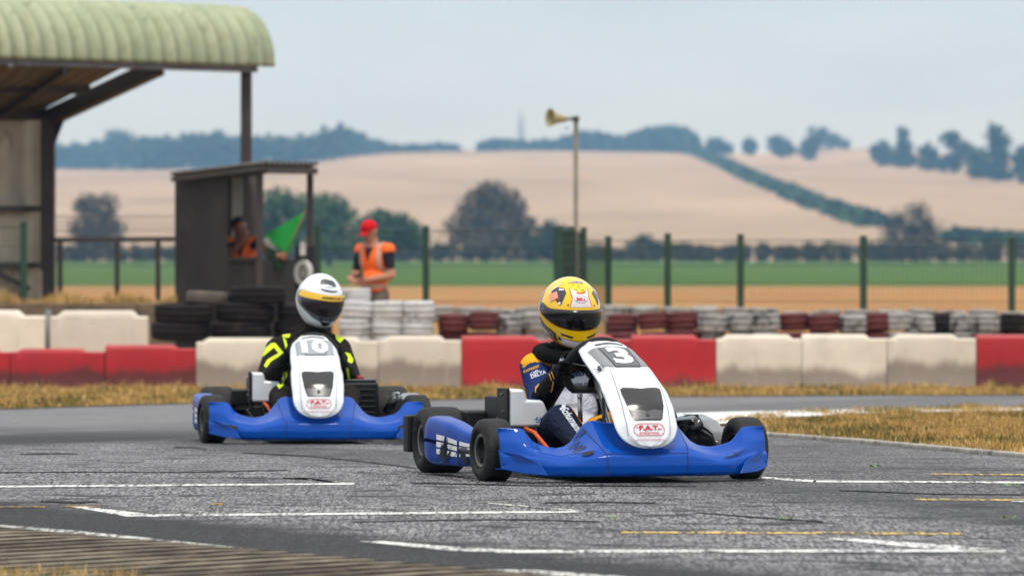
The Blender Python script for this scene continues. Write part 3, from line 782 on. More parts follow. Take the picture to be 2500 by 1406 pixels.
# ---- low wall, railing and mesh fences
bm = bmesh.new(); a, b_ = on(-60, 66.2), on(430, 66.2); top = P(0, 740, 66.2).z
box(bm, ((a.x+b_.x)/2, 66.2, (top-.5)/2), (b_.x-a.x, .35, top+.5))
lw = bm_obj('low_wall', bm, mat('mossy_concrete', '#6d5d49', .9, var=.25, vs=4, bump=.6, bs=20, bd=.02, dirt='#3a3028', dirt_amt=.5, dirt_s=3), bevel=.02)
tag(lw, 'low brown concrete wall running in front of the railing on the left', 'wall')
blades('wall_top_grass', np.array([(rng.uniform(a.x, b_.x), 66.2+rng.uniform(-.16, .16), top) for _ in range(1800)]), .03, .10, .012, M_gr, [.4, .3, .2, .06, .04], 'thin dry grass growing on the low wall under the railing')

def wire_panel(name, pts, ztop, zbot_off, parent, m, pitch=.055, hp=.2, wire=.0045):
    """welded mesh: vertical and horizontal wires between posts"""
    V, Fc = [], []
    def rod(p, q, wdt):
        k = len(V); d = (q-p).normalized(); s = Vector((1, 0, 0)) if abs(d.z) > .7 else Vector((0, 0, 1)); s2 = d.cross(s).normalized()
        for c in (p, q):
            for u, v in ((-1, -1), (1, -1), (1, 1), (-1, 1)): V.append(c + s*u*wdt/2 + s2*v*wdt/2)
        for i in range(4): Fc.append((k+i, k+(i+1) % 4, k+4+(i+1) % 4, k+4+i))
    for a, b_ in zip(pts, pts[1:]):
        L = (Vector((b_.x, b_.y, 0))-Vector((a.x, a.y, 0))).length; n = max(1, int(L/pitch))
        for i in range(n):
            p = a.lerp(b_, i/n); zb = gz(p.x, p.y)+zbot_off; rod(Vector((p.x, p.y, zb)), Vector((p.x, p.y, ztop)), wire)
        zb = gz(a.x, a.y)+zbot_off; k = int((ztop-zb)/hp)
        for j in range(k+1):
            z = zb+j*hp; rod(Vector((a.x, a.y, z)), Vector((b_.x, b_.y, z)), wire*1.2)
        rod(Vector((a.x, a.y, ztop)), Vector((b_.x, b_.y, ztop)), wire*1.6)
    inv = parent.location
    return mesh_obj(name, [v-inv for v in V], Fc, m, parent, smooth=False)
def fence(pxs, label, wire_m=M_wire, wscale=1.0, tops=None):
    """pxs: (px, Y, top py) of each post"""
    pts = [on(px, Y) for px, Y, t in pxs]
    r = thing('mesh_fence', pts[0], 0, label, 'fence')
    for (px, Y, t), p in zip(pxs, pts):
        bm = bmesh.new(); q = p-pts[0]; zt = P(px, t, Y).z-pts[0].z
        box(bm, (q.x, q.y, (q.z+zt)/2-.05), (.072, .072, zt-q.z+.1)); box(bm, (q.x, q.y, zt+.012), (.082, .082, .026))
        bm_obj('post', bm, M_gpost, r, bevel=.006)
    zt = sum(P(px, t, Y).z for px, Y, t in pxs)/len(pxs)
    wire_panel('wire_mesh', pts, zt-.03, .05, r, wire_m, pitch=.055, wire=.005*wscale)
    return r
fence([(1365, 66.8, 566), (1485, 69.5, 582), (1630, 69.0, 575), (1808, 68.5, 577), (2108, 68.0, 581), (2470, 67.5, 585), (2840, 67, 588)], 'long green mesh fence on square posts behind the tyre wall on the right')
fence([(1425, 71.5, 560), (1395, 69, 558), (1365, 67, 556)], 'short dense green mesh fence return at the foot of the loudspeaker pole', wscale=2.2)
fence([(775, 69.5, 556), (1040, 69, 557), (1360, 68.5, 560)], 'green mesh fence behind the red capped marshal')
fence([(-300, 67.3, 548), (58, 67.3, 547)], 'green mesh fence in front of the shelter wall at the left edge')
def railing():
    Y = 69.2; pxs = [(147, 585), (286, 585), (386, 583), (425, 583)]
    r = thing('railing', on(147, Y), 0, 'brown steel railing with wire infill between the shelter post and the hut', 'railing')
    O = r.location
    for px, t in pxs[:3]:
        bm = bmesh.new(); p = on(px, Y)-O; zt = P(px, t, Y).z-O.z
        box(bm, (p.x, p.y, zt/2), (.06, .06, zt)); bm_obj('post', bm, M_steel, r, bevel=.005)
    bm = bmesh.new(); bar(bm, P(132, 586, Y)-O, P(432, 584, Y)-O, .05, .055); bm_obj('top_rail', bm, M_steel, r)
    wire_panel('wire_infill', [on(132, Y+.1), on(432, Y+.1)], P(0, 528, Y).z, .05, r, M_galv, pitch=.045, wire=.0045)
railing()

# ---- loudspeaker on its pole
def speaker():
    Y = 70.0; g = on(1406, Y)
    r = thing('loudspeaker_pole', g, 0, 'weathered pole with one cream horn loudspeaker at its top', 'loudspeaker')
    zt = P(1405, 284, Y).z-g.z; bm = bmesh.new()
    lathe(bm, [(-.2, .033), (zt*.45, .031), (zt*.452, .026), (zt, .025), (zt+.002, .0)], 'z', 14); bm_obj('pole', bm, mat('weathered_pole', '#6f675a', .75, var=.3, vs=5, bump=.3, bs=25), r, smooth=True)
    hp = P(1383, 291, Y)-g; mo = P(1342, 288, Y)-g; mo.y -= .10
    m_h = mat('cream_horn', '#a0956a', .5, var=.15, dirt='#5d5233', dirt_amt=.4, dirt_s=9)
    d = (mo-hp); L = d.length
    bm = bmesh.new(); lathe(bm, [(0, .022), (.02*L, .035), (.18*L, .040), (.45*L, .055), (.7*L, .072), (.9*L, .095), (L, .108), (L*.985, .100), (.85*L, .080), (.5*L, .05), (.2*L, .03), (.19*L, 0.0)], 'z', 28)
    h = bm_obj('horn', bm, m_h, r, smooth=True); h.location = hp; h.rotation_euler = d.to_track_quat('Z', 'Y').to_euler()
    bm = bmesh.new(); lathe(bm, [(.22*L, .0), (.22*L, .028), (.6*L, .034), (.66*L, .022), (.68*L, 0)], 'z', 16); k = bm_obj('reflex_cone', bm, mat('dark_cone', '#5b4f31', .6), r, smooth=True)
    k.location = hp; k.rotation_euler = h.rotation_euler
    bm = bmesh.new(); bar(bm, hp+Vector((-.01, .0, 0)), Vector((0, 0, hp.z)), .03, .03); box(bm, (0, 0, hp.z), (.075, .075, .06)); bm_obj('bracket', bm, M_steel, r)
    bm = bmesh.new(); tube(bm, [P(1388, 312, Y)-g, P(1384, 318, Y)-g, P(1380, 310, Y)-g], .006, 6); bm_obj('cable', bm, M_steel, r)
speaker()

# ---- marshal hut
def hut():
    Y = 66.0; r = thing('marshal_hut', on(600, Y), 0, 'small black marshal hut with a corrugated lean-to roof and open front', 'hut')
    O = r.location
    def Q(px, py, y=Y): return P(px, py, y)-O
    M_blk = mat('black_board', '#2b2725', .8, var=.3, vs=2, bump=.3, bs=12, dirt='#443a33', dirt_amt=.42, dirt_s=2)
    Yl, Yc, Yr = 66.9, 65.4, 66.4                        # back-left edge, front corner, far front post
    gl = gz(0, Y)-O.z
    def panel(name, pa, pb, m, th=.04):
        """pa, pb: (px, Y, py_top, py_bottom) at the two ends of an upright board"""
        bm = bmesh.new(); v = []
        for dy in (0, th):
            for (px, y, t, bt) in (pa, pb):
                zt = (P(px, t, y)-O).z; zb = gl-.05 if bt is None else (P(px, bt, y)-O).z
                q = Q(px, t, y); v += [bm.verts.new((q.x, q.y+dy, zt)), bm.verts.new((q.x, q.y+dy, zb))]
        for f in ((0, 1, 3, 2), (6, 7, 5, 4), (0, 2, 6, 4), (1, 5, 7, 3), (0, 4, 5, 1), (2, 3, 7, 6)): bm.faces.new([v[i] for i in f])
        return bm_obj(name, bm, m, r)
    def yy(px): return Yl+(Yc-Yl)*(px-427)/(634-427)
    panel('side_wall', (427, yy(427), 428, None), (556, yy(556), 412, None), M_blk)
    panel('side_wall', (556, yy(556), 632, None), (634, yy(634), 632, None), M_blk)
    panel('side_wall', (556, yy(556), 412, 434), (634, yy(634), 404, 430), M_blk)
    panel('half_wall', (636, Yc+.03, 634, None), (768, Yr, 634, None), M_blk)
    panel('board_wall', (440, 67.9, 420, None), (600, 68.1, 410, None), M_blk)
    panel('backing_panel', (566, 67.75, 425, 640), (592, 67.75, 425, 640), mat('pale_panel', '#8f948f', .5, var=.15))
    panel('backing_panel', (594, 67.8, 425, 700), (632, 67.8, 420, 700), mat('grey_panel', '#5a5652', .6, var=.2))
    for px, y, t, wd in ((634, Yc-.03, 404, .075), (757, Yr-.02, 412, .07)):
        bm = bmesh.new(); q = Q(px, t, y); box(bm, (q.x, q.y, (q.z+gl)/2), (wd, wd, q.z-gl)); bm_obj('corner_post', bm, M_steel, r, bevel=.006)
    bm = bmesh.new(); bar(bm, Q(634, 632, Yc-.06), Q(556, 632, yy(556)-.04), .09, .035); bm_obj('window_sill', bm, M_blk, r)
    # corrugated lean-to roof
    A, B, Dd, Cc = Q(416, 432, 66.75), Q(648, 404, 65.15), Q(776, 408, 66.35), Q(560, 440, 68.2)
    def rf(u, v):
        p = A.lerp(B, u).lerp(Cc.lerp(Dd, u), v); return p+Vector((0, 0, .022*math.sin(v*2*math.pi*9.5)+.02))
    V, Fc = grid(rf, 8, 120)
    o = mesh_obj('roof', V, Fc, mat('dark_corrugated', '#4b4744', .5, var=.25, vs=3, dirt='#76706a', dirt_amt=.36), r); o.modifiers.new('s', 'SOLIDIFY').thickness = -.012
    bm = bmesh.new(); bar(bm, Q(420, 438, 66.72), Q(646, 410, 65.13), .03, .05); bm_obj('fascia', bm, M_steel, r)
    bm = bmesh.new(); bar(bm, Q(648, 416, 65.2), Q(772, 418, 66.3), .04, .07); bm_obj('front_beam', bm, M_steel, r)
    # round white sign and small pale notice fixed to the front post
    M_ws = mat('white_disc', '#cfcfca', .5, var=.08); M_bs = mat('sign_black', '#2a2827', .6)
    c = P(742, 666, 65.6); s = thing('round_sign', c, R(-48), 'round white disc sign on a black board at the front of the hut', 'sign')
    bm = bmesh.new(); lathe(bm, [(-.02, 0), (-.02, .135), (0.0, .14), (.012, .136), (.012, 0)], 'y', 36); o = bm_obj('disc', bm, M_ws, s, smooth=False)
    o.location.y = 0
    bm = bmesh.new(); box(bm, (0, .035, .04), (.34, .03, .50)); bm_obj('back_board', bm, M_bs, s, bevel=.008)
    bm = bmesh.new(); bar(bm, (0, .05, -.2), (0, .05, gz(0, 65.6)-c.z), .05, .05, up=Vector((0, 1, 0))); bm_obj('stake', bm, M_bs, s)
    decal('symbol', merge(ring2d([(.07*math.cos(t), .09*math.sin(t)) for t in np.linspace(0, 2*math.pi, 24, endpoint=False)], [(.035*math.cos(t), .055*math.sin(t)) for t in np.linspace(0, 2*math.pi, 24, endpoint=False)]), poly2d([(-.012, -.04), (.012, -.04), (.012, .04), (-.012, .04)])), lambda x, y: Vector((x+.01, -.024, y)), mat('sign_grey', '#5d5c5a', .6), s)
    bm = bmesh.new(); q = P(739, 612, 65.55); box(bm, (0, 0, 0), (.07, .02, .11)); box(bm, (0, -.012, .07), (.05, .018, .04)); o = bm_obj('pale_notice', bm, mat('pale_notice', '#bcbab6', .6), bevel=.01); o.location = q; o.rotation_euler.z = R(-20)
    tag(o, 'small pale notice hanging above the round disc sign', 'notice')
hut()

# ---- plastic barriers
def plastic(name, c, stain, low):
    m, nt, b, pos = base(name)
    tcn = N(nt, 'ShaderNodeTexCoord'); ob = tcn.outputs['Object']; oi = N(nt, 'ShaderNodeObjectInfo')
    sx = N(nt, 'ShaderNodeSeparateXYZ'); nt.links.new(ob, sx.inputs[0])
    f = noise_node(nt, pos, 3, 5, .6)
    c = lin(c)
    col = mixc(nt, rng_node(nt, f, .3, .7, 0, 1), tuple(x*.9 for x in c), tuple(min(1, x*1.08) for x in c))
    rnd = rng_node(nt, oi.outputs['Random'], 0, 1, .86, 1.06)
    hs = N(nt, 'ShaderNodeHueSaturation'); nt.links.new(rnd, hs.inputs['Value']); nt.links.new(col, hs.inputs['Color']); col = hs.outputs[0]
    # splashed mud: a wavy tide line on the lower face, and streaks
    wv = noise_node(nt, scaled(nt, pos, (1, 1, .3)), 3.2, 6, .6)
    tide = mathn(nt, 'ADD', sx.outputs[2], mathn(nt, 'MULTIPLY', mathn(nt, 'SUBTRACT', wv, .5), -.30))
    tide = mathn(nt, 'ADD', tide, mathn(nt, 'MULTIPLY', mathn(nt, 'SUBTRACT', oi.outputs['Random'], .5), .17))
    col = mixc(nt, rng_node(nt, tide, low-.05, low+.07, .85, 0, True), col, lin(stain))
    stn = noise_node(nt, scaled(nt, pos, (9, 9, .8)), 1.0, 5, .7)
    col = mixc(nt, rng_node(nt, stn, .58, .72, 0, .55), col, tuple(x*.62+y*.3 for x, y in zip(c, lin(stain))))
    scf = noise_node(nt, scaled(nt, pos, (1.2, 1.2, 9), 0), 2.4, 6, .7)
    col = mixc(nt, rng_node(nt, scf, .63, .70, 0, .45), col, lin(stain))
    nt.links.new(col, b.inputs['Base Color']); b.inputs['Roughness'].default_value = .5
    set_bump(nt, b, f, .25, .02); return m
M_red, M_wht = plastic('red_plastic', '#ae141d', '#452220', .15), plastic('white_plastic', '#d8cdbb', '#7a6d62', .235)
def barrier_mesh(name, L, Hh, D, m, seed=0):
    """blow-moulded block: sloped body, recessed ribs, raised centre of the top and a lower interlocking end"""
    bm = bmesh.new(); nx = 30; g = random.Random(seed)
    prof = [(-.5, 0), (-.5, .05), (-.475, .10), (-.46, .40), (-.445, .66), (-.43, .90), (-.41, .955), (-.36, .99), (-.15, 1.0), (.15, 1.0), (.36, .99), (.41, .955), (.43, .90), (.445, .66), (.46, .40), (.475, .1), (.5, .05), (.5, 0)]
    rows = []
    for i in range(nx+1):
        u = i/nx; x = (u-.5)*L; row = []
        top = 1.0
        e1 = min(1, max(0, (u-.06)/.06)) if seed % 2 else 1
        e2 = min(1, max(0, (.80-u)/.05)) if seed % 3 else min(1, max(0, (.9-u)/.05))
        top = 1 - .075*(1-min(e1, e2))
        for (d, z) in prof:
            zz = z*Hh*(top if z > .9 else 1); dd = d*D
            if 0.16 < u < .84 and z in (.40, .66): dd *= .955
            if 0.16 < u < .84 and z == .66: dd *= 1.03
            row.append(bm.verts.new((x, dd, zz)))
        rows.append(row)
    # mid ribs
    for i in range(nx):
        for j in range(len(prof)-1): bm.faces.new((rows[i][j], rows[i+1][j], rows[i+1][j+1], rows[i][j+1]))
    bm.faces.new(rows[0]); bm.faces.new(rows[-1][::-1])
    bmesh.ops.recalc_face_normals(bm, faces=bm.faces)
    for e_ in bm.edges:
        if len(e_.link_faces) == 2 and e_.calc_face_angle() > R(38): e_.smooth = False
    me = bpy.data.meshes.new(name); bm.to_mesh(me); bm.free(); me.materials.append(m)
    me.polygons.foreach_set('use_smooth', [True]*len(me.polygons))
    return me
YB = 58.0; kB = YB/F
blocks = [(-205, 24, 'r', 952, 852, 'red barrier cut by the left edge of the picture'), (25, 255, 'r', 955, 851, 'bright red barrier second from the left'),
          (256, 478, 'r', 957, 842, 'darker red barrier touching the first white one on the left'),
          (479, 700, 'w', 955, 825, 'cream barrier behind the left shoulder of the rear driver'), (701, 923, 'w', 955, 822, 'cream barrier directly behind the rear kart nose'),
          (924, 1126, 'w', 955, 820, 'muddy cream barrier between the two karts'), (1127, 1335, 'r', 955, 820, 'red barrier just left of the yellow helmet driver'),
          (1336, 1541, 'r', 953, 818, 'red barrier hidden mostly by the front driver'), (1542, 1748, 'r', 951, 818, 'red barrier right of the front kart number panel'),
          (1749, 1958, 'w', 950, 817, 'cream barrier beside the last middle red one, mud splashed'), (1959, 2166, 'w', 949, 816, 'middle cream barrier of the three on the right'),
          (2167, 2384, 'w', 948, 816, 'cream barrier touching the red one at the right edge'), (2385, 2610, 'r', 947, 817, 'red barrier cut by the right edge of the picture')]
for i, (x0, x1, c, yb, yt, lab) in enumerate(blocks):
    p = P((x0+x1)/2, yb, YB); zt = P(0, yt, YB).z
    L = (x1-x0-1)*kB; m = M_red if c == 'r' else M_wht
    me = barrier_mesh('plastic_barrier', L, zt-p.z+.02, .30, m, i)
    o = link(bpy.data.objects.new('plastic_barrier', me)); o.location = (p.x, YB+.15, p.z-.02); o.rotation_euler.z = R(random.uniform(-1.2, 1.2))
    tag(o, lab, 'barrier', 'plastic barriers along the track')
for i, (x0, x1, yt, lab) in enumerate([(-150, 110, 757, 'tall white barrier behind the red ones at the left edge'), (124, 360, 758, 'tall white barrier behind the red ones, beside the black tyres')]):
    Y = 60.0; p = P((x0+x1)/2, 760, Y); zb = gz(0, Y); zt = P(0, yt, Y).z
    o = link(bpy.data.objects.new('tall_barrier', barrier_mesh('tall_barrier', (x1-x0)*Y/F, zt-zb, .34, M_wht, 5+i*4))); o.location = (p.x, Y+.1, zb)
    tag(o, lab, 'barrier', 'tall white barriers on the left')
o = bm_obj('pipe_post', (lambda bm: (tube(bm, [on(118, 60.4)-Vector((0, 0, .1)), P(118, 756, 60.4)], .035, 12), bm)[1])(bmesh.new()), mat('grey_pipe', '#5f6262', .5), smooth=True)
tag(o, 'short grey pipe post standing between the two tall white barriers', 'post')

# ---- tyre wall on its low bank
bm = bmesh.new(); a, b_ = on(330, 62), on(2900, 62); zt = P(0, 858, 62).z
box(bm, ((a.x+b_.x)/2, 62.35, (zt+gz(0, 62)-.1)/2), (b_.x-a.x, 3.3, zt-gz(0, 62)+.1))
o = bm_obj('earth_bank', bm, M_dirt, bevel=.12, seg=3); struct(o)
def tyre_mesh(Ro, wd, m, seed, m2=None):
    bm = bmesh.new(); h = wd/2; ri = Ro*.56
    prof = [(-h*.80, ri), (-h*.98, Ro*.68), (-h, Ro*.82), (-h*.93, Ro*.93), (-h*.72, Ro*.99), (-h*.45, Ro), (-h*.43, Ro*.975), (-h*.36, Ro*.975), (-h*.34, Ro), (0, Ro*1.006), (h*.34, Ro), (h*.36, Ro*.975), (h*.43, Ro*.975), (h*.45, Ro), (h*.72, Ro*.99), (h*.93, Ro*.93), (h, Ro*.82), (h*.98, Ro*.68), (h*.80, ri)]
    lathe(bm, prof, 'z', 36)
    for v in bm.verts: v.co.z += wd/2; v.co.x *= 1+.012*math.sin(seed*3+v.co.y*9)
    bmesh.ops.recalc_face_normals(bm, faces=bm.faces)
    me = bpy.data.meshes.new('tyre'); bm.to_mesh(me); bm.free(); me.materials.append(m)
    me.polygons.foreach_set('use_smooth', [True]*len(me.polygons)); return me
MT = {'black': mat('old_rubber', '#1d1816', .85, var=.3, vs=4, bump=.3, bs=30, spec=.2, dirt='#3a302a', dirt_amt=.42, dirt_s=3),
      'white': mat('white_tyre_paint', '#b9b9b9', .7, var=.15, vs=6, bump=.3, bs=40, dirt='#5a5856', dirt_amt=.43, dirt_s=7),
      'chalk': mat('chalky_tyre_paint', '#8a8886', .8, var=.3, vs=6, bump=.3, bs=40, dirt='#3d3b39', dirt_amt=.50, dirt_s=8),
      'grey': mat('grey_tyre_paint', '#8d8983', .8, var=.25, vs=5, bump=.3, bs=40, dirt='#4a4643', dirt_amt=.47, dirt_s=6),
      'red': mat('red_tyre_paint', '#531b19', .75, var=.25, vs=5, bump=.3, bs=40, dirt='#2f1d1b', dirt_amt=.42, dirt_s=5),
      'dusty': mat('dusty_rubber', '#5a5049', .85, var=.25, vs=5, dirt='#7d7060', dirt_amt=.45)}
meshes = {}
def tyre(px, Y, top_py, dia, wd, col, label, tilt=0):
    key = (col, dia, wd)
    if key not in meshes: meshes[key] = tyre_mesh(dia/2, wd, MT[col], len(meshes))
    p = P(px, top_py, Y); o = link(bpy.data.objects.new('tyre', meshes[key])); o.location = (p.x, Y+dia/2*.2, p.z-wd)
    o.rotation_euler = (R(random.uniform(-3, 3)), R(random.uniform(-4, 4)+tilt), random.uniform(0, 6))
    return tag(o, label, 'tyre', 'tyres of the trackside tyre wall')
ordn = ['first', 'second', 'third', 'fourth', 'fifth', 'sixth', 'seventh', 'eighth', 'ninth']
# big black tyres in front of the hut
for r_, (ty, row) in enumerate(((785, 'lower'), (741, 'upper'))):
    for i, px in enumerate((440, 590, 738)):
        tyre(px+(8 if r_ else 0), 62.0+i*.1, ty, .60, .185, 'black', f'large black tyre, {ordn[i]} from the left in the {row} row before the hut')
tyre(628, 62.1, 699, .58, .18, 'black', 'large black tyre on its own at the top of the pile before the hut')
tyre(508, 62.2, 712, .46, .12, 'dusty', 'dust covered tyre lying on the pile beside the topmost black one')
# white kart tyres under the red capped marshal
for r_, (ty, row) in enumerate(((820, 'bottom'), (777, 'middle'), (735, 'upper'))):
    for i, px in enumerate((868, 945, 1020)):
        tyre(px+(0, -2, 2)[r_], 61.8, ty, .325, .178, 'white', f'white tyre, {row} row, {ordn[i]} column from the left below the marshal')
tyre(866, 61.85, 704, .32, .13, 'white', 'white tyre topping the leftmost column below the marshal')
# front row to the right
runs = [('red', [1102, 1182], 'dark red tyre, {} of the pair left of the yellow helmet'), ('white', [1245, 1312], 'white tyre, {} of the pair beside the yellow helmet'),
        ('red', [1524, 1600, 1668], 'dark red tyre, {} of the three right of the yellow helmet'), ('white', [1742, 1815, 1868], 'white tyre, {} in the run of three right of the dark red ones'),
        ('red', [1936, 2010], 'dark red tyre, {} of the pair on the right'), ('white', [2086], 'white tyre alone between two dark red ones'), ('red', [2144], 'dark red tyre alone between two white ones'),
        ('white', [2198, 2250], 'white tyre, {} of the pair left of the black tyre on the right'), ('black', [2296], 'black tyre leaning between white tyres on the right'),
        ('white', [2345, 2410], 'white tyre, {} of the pair left of the right edge black tyres'), ('black', [2480, 2555], 'black tyre, {} of the pair at the right edge')]
for col, pxs, lab in runs:
    for i, px in enumerate(pxs):
        for ty, row in ((765, 'upper'), (808, 'lower')):
            tyre(px+random.uniform(-5, 5), 61.9+random.uniform(-.06, .06), ty+random.uniform(-4, 4), .31, .178, 'chalk' if col == 'white' else col, lab.format(ordn[i])+', '+row+' row', tilt=6 if 'leaning' in lab else 0)
# weathered grey row behind
k = 0
for px in range(1075, 1330, 74):
    tyre(px, 63.0, 749+random.uniform(-3, 4), .31, .17, 'grey', f'weathered grey tyre, {ordn[k]} of the back row left of the yellow helmet'); k += 1
k = 0
for px in (1500, 1574, 1648, 1722, 1796, 1866):
    tyre(px, 63.0, 748+random.uniform(-3, 4), .31, .17, 'grey', f'weathered grey tyre, {ordn[k]} of the back row right of the yellow helmet'); k += 1
k = 0
for px in range(1945, 2540, 76):
    tyre(px, 63.0, 757+random.uniform(-3, 4), .31, .17, 'grey', f'weathered grey tyre, {ordn[k]} of the back row at the far right'); k += 1
# ================================================================== KARTS
def paint_mat(name, col, scuff='#15151a', amt=.3, rough=.28, coat=.35, sstretch=(1, 1, 5)):
    m, nt, b, pos = base(name)
    tcn = N(nt, 'ShaderNodeTexCoord').outputs['Object']; c = lin(col)
    f = noise_node(nt, tcn, 5, 4)
    cc = mixc(nt, f, tuple(x*.93 for x in c), tuple(min(1, x*1.06) for x in c))
    s = noise_node(nt, scaled(nt, tcn, sstretch), 6, 7, .72, .6)
    g = noise_node(nt, tcn, 3.1, 3)
    k = mathn(nt, 'MULTIPLY', rng_node(nt, s, .60, .68, 0, .9), rng_node(nt, g, .50, .62, 0, 1))
    if amt: cc = mixc(nt, mathn(nt, 'MULTIPLY', k, amt), cc, lin(scuff))
    nt.links.new(cc, b.inputs['Base Color'])
    nt.links.new(rng_node(nt, f, .3, .7, rough*.85, rough*1.2), b.inputs['Roughness'])
    b.inputs['Coat Weight'].default_value = coat; b.inputs['Coat Roughness'].default_value = .07; b.inputs['Specular IOR Level'].default_value = .03
    set_bump(nt, b, noise_node(nt, tcn, 14, 3), .10, .01)
    return m
M_blue = paint_mat('blue_plastic', '#00449e', amt=.9, rough=.42, coat=.45)
M_bpod = paint_mat('blue_pod_plastic', '#0a4098', amt=.4, rough=.38, coat=.35)
M_white = paint_mat('white_panel', '#dfe3e6', amt=.12, rough=.22, coat=.4)
M_silver = mat('brushed_silver', '#d6dadd', .28, metal=.15, var=.06, vs=12)
M_bplas = mat('black_plastic', '#0f0f10', .5, var=.2, vs=14, bump=.15, bs=90, spec=.3)
M_gloss = mat('gloss_black', '#0c0b0b', .2, var=.15, vs=20, coat=.4)
M_tyre = mat('kart_rubber', '#161514', .72, var=.25, vs=30, bump=.35, bs=160, bd=.003, spec=.4, dirt='#38342f', dirt_amt=.44, dirt_s=22)
M_rim = mat('rim_black', '#0e0e0e', .45, var=.2)
M_lip = mat('rim_lip', '#77736e', .35, metal=.5)
M_iron = mat('machined_steel', '#8d8f92', .3, metal=.9, var=.1)
M_tube = mat('frame_tube', '#2b2d31', .4, metal=.4)
M_orange = mat('orange_cable', '#c9501e', .5)
M_redp = mat('red_print', '#c3202c', .45, var=.05); M_bluep = mat('blue_print', '#1d4f9a', .45, var=.05)
M_wp = mat('white_print', '#e2e2e2', .45, var=.04); M_greyp = mat('grey_plate', '#7c7f82', .45, var=.08); M_blackp = mat('black_print', '#191919', .45)
M_platec = mat('plate_centre', '#56585b', .45, var=.08)
M_ltgrey = mat('pale_plate', '#8a9097', .45, var=.06)
M_seamb = mat('seam_blue', '#06204f', .7, var=.1)
M_scuff = mat('rubber_scuff', '#23211f', .85, var=.3, vs=30)

def ip(x, xs, ys): return float(np.interp(x, xs, ys))
KX = [0, .10, .16, .19, .22, .25, .28, .32, .36, .40, .42, .44, .455, .47, .50, .56]
ZT = [.238, .240, .250, .240, .203, .166, .148, .141, .146, .157, .168, .190, .212, .221, .222, .222]
YT = [-.15, -.15, -.14, -.14, -.145, -.155, -.165, -.18, -.19, -.19, -.190, -.188, -.186, -.182, -.178, -.172]
YB_ = [-.402, -.400, -.392, -.388, -.383, -.376, -.366, -.354, -.340, -.322, -.312, -.300, -.290, -.280, -.256, -.206]
ZM = [.118, .118, .118, .115, .110, .104, .098, .092, .092, .098, .101, .105, .108, .112, .116, .120]
def smooth_tab(xs, ys):
    q = np.linspace(0, .56, 113); v = np.interp(q, xs, ys); k = np.array([0, 1, 2, 1, 0.])/4
    vp = np.r_[v[2:0:-1], v, [v[-1]]*2]; v = np.convolve(np.convolve(vp, k, 'same'), k, 'same')[2:-2]
    return q, v
T_zt, T_yt, T_yb, T_zm = (smooth_tab(KX, t) for t in (ZT, YT, YB_, ZM))
def fairing_pt(u, v):
    x = (u*2-1)*.56; ax = abs(x)
    zt, yt, yb, zm = (float(np.interp(ax, *t)) for t in (T_zt, T_yt, T_yb, T_zm))
    endk = max(0, (ax-.40)/.16)
    flare = .022*endk
    # section: under lip, lower lip, vertical band, crease, scooped slope, rolled top edge
    mid1 = (yb+.012+.10*(yt-yb), zm+.012 + .10*(zt-zm)); 
    sag = .30*max(0, 1-abs(ax-.34)/.16)
    m2 = (yb+.58*(yt-yb), zm+(.50-sag)*(zt-zm)+.008)
    m2e = (yb+.25*(yt-yb)+.01, zm+.45*(zt-zm))
    m3 = (yb+.86*(yt-yb), zm+(.84-.3*sag)*(zt-zm))
    m3e = (yb+.62*(yt-yb)+.02, zm+.84*(zt-zm))
    k = min(1, endk*1.5)
    L = lambda a, b: (a[0]+(b[0]-a[0])*k, a[1]+(b[1]-a[1])*k)
    lf = .026*endk; S = [(yb+.09, .030+lf), (yb+.012, .030+lf), (yb, .040+lf), (yb-.004-flare*.4, .075), (yb+.003-flare*.5, zm-.006), (yb+.012, zm+.003), mid1, L(m2, m2e), L(m3, m3e), (yt, zt), (yt+.014, zt-.004), (yt+.016, zt-.025)]
    n = len(S)-1; t = v*n; i = min(int(t), n-1); f = t-i
    y, z = S[i][0]+f*(S[i+1][0]-S[i][0]), S[i][1]+f*(S[i+1][1]-S[i][1])
    return Vector((x, y, z))
def fairing(parent):
    V, Fc = grid(fairing_pt, 181, 45)
    o = mesh_obj('front_fairing', V, Fc, M_blue, parent)
    sm = o.modifiers.new('sm', 'SMOOTH'); sm.factor = .4; sm.iterations = 1
    sd = o.modifiers.new('s', 'SOLIDIFY'); sd.thickness = .005; sd.offset = -1
    ln = []
    for s in (-1, 1):
        pts = [(s*.205, .80), (s*.195, .66), (s*.178, .53), (s*.172, .452), (s*.168, .30), (s*.165, .18)]
        ln += [poly2d([(a[0]-.0016, a[1]), (a[0]+.0016, a[1]), (b_[0]+.0016, b_[1]), (b_[0]-.0016, b_[1])]) for a, b_ in zip(pts, pts[1:])]
    ln.append(poly2d([(-.172, .452), (.172, .452), (.172, .462), (-.172, .462)]))
    decal('panel_seam', merge(*ln), lambda a, b: fairing_pt(a/1.12+.5, b)+Vector((0, -.0022, .001)), M_seamb, o, .02)
    # stepped fin at each outer end
    for s in (-1, 1):
        pts = []
        for (dx, y, z) in ((.555, -.16, .135), (.50, -.275, .120), (.43, -.322, .085), (.40, -.345, .036), (.48, -.300, .044), (.555, -.205, .060)):
            pts.append((s*dx, y, z))
        bm = bmesh.new(); inn = [bm.verts.new(p) for p in pts]
        outp = [bm.verts.new((p[0]+s*(.007 if i in (0, 5, 1, 4) else .002), p[1]-(.017 if i in (0, 1, 4, 5) else .004), p[2])) for i, p in enumerate(pts)]
        bm.faces.new(inn); bm.faces.new(outp[::-1])
        for i in range(6): bm.faces.new((inn[i], inn[(i+1) % 6], outp[(i+1) % 6], outp[i]))
        bm_obj('fin', bm, M_blue, o, bevel=.005)
    # clip holes
    return o
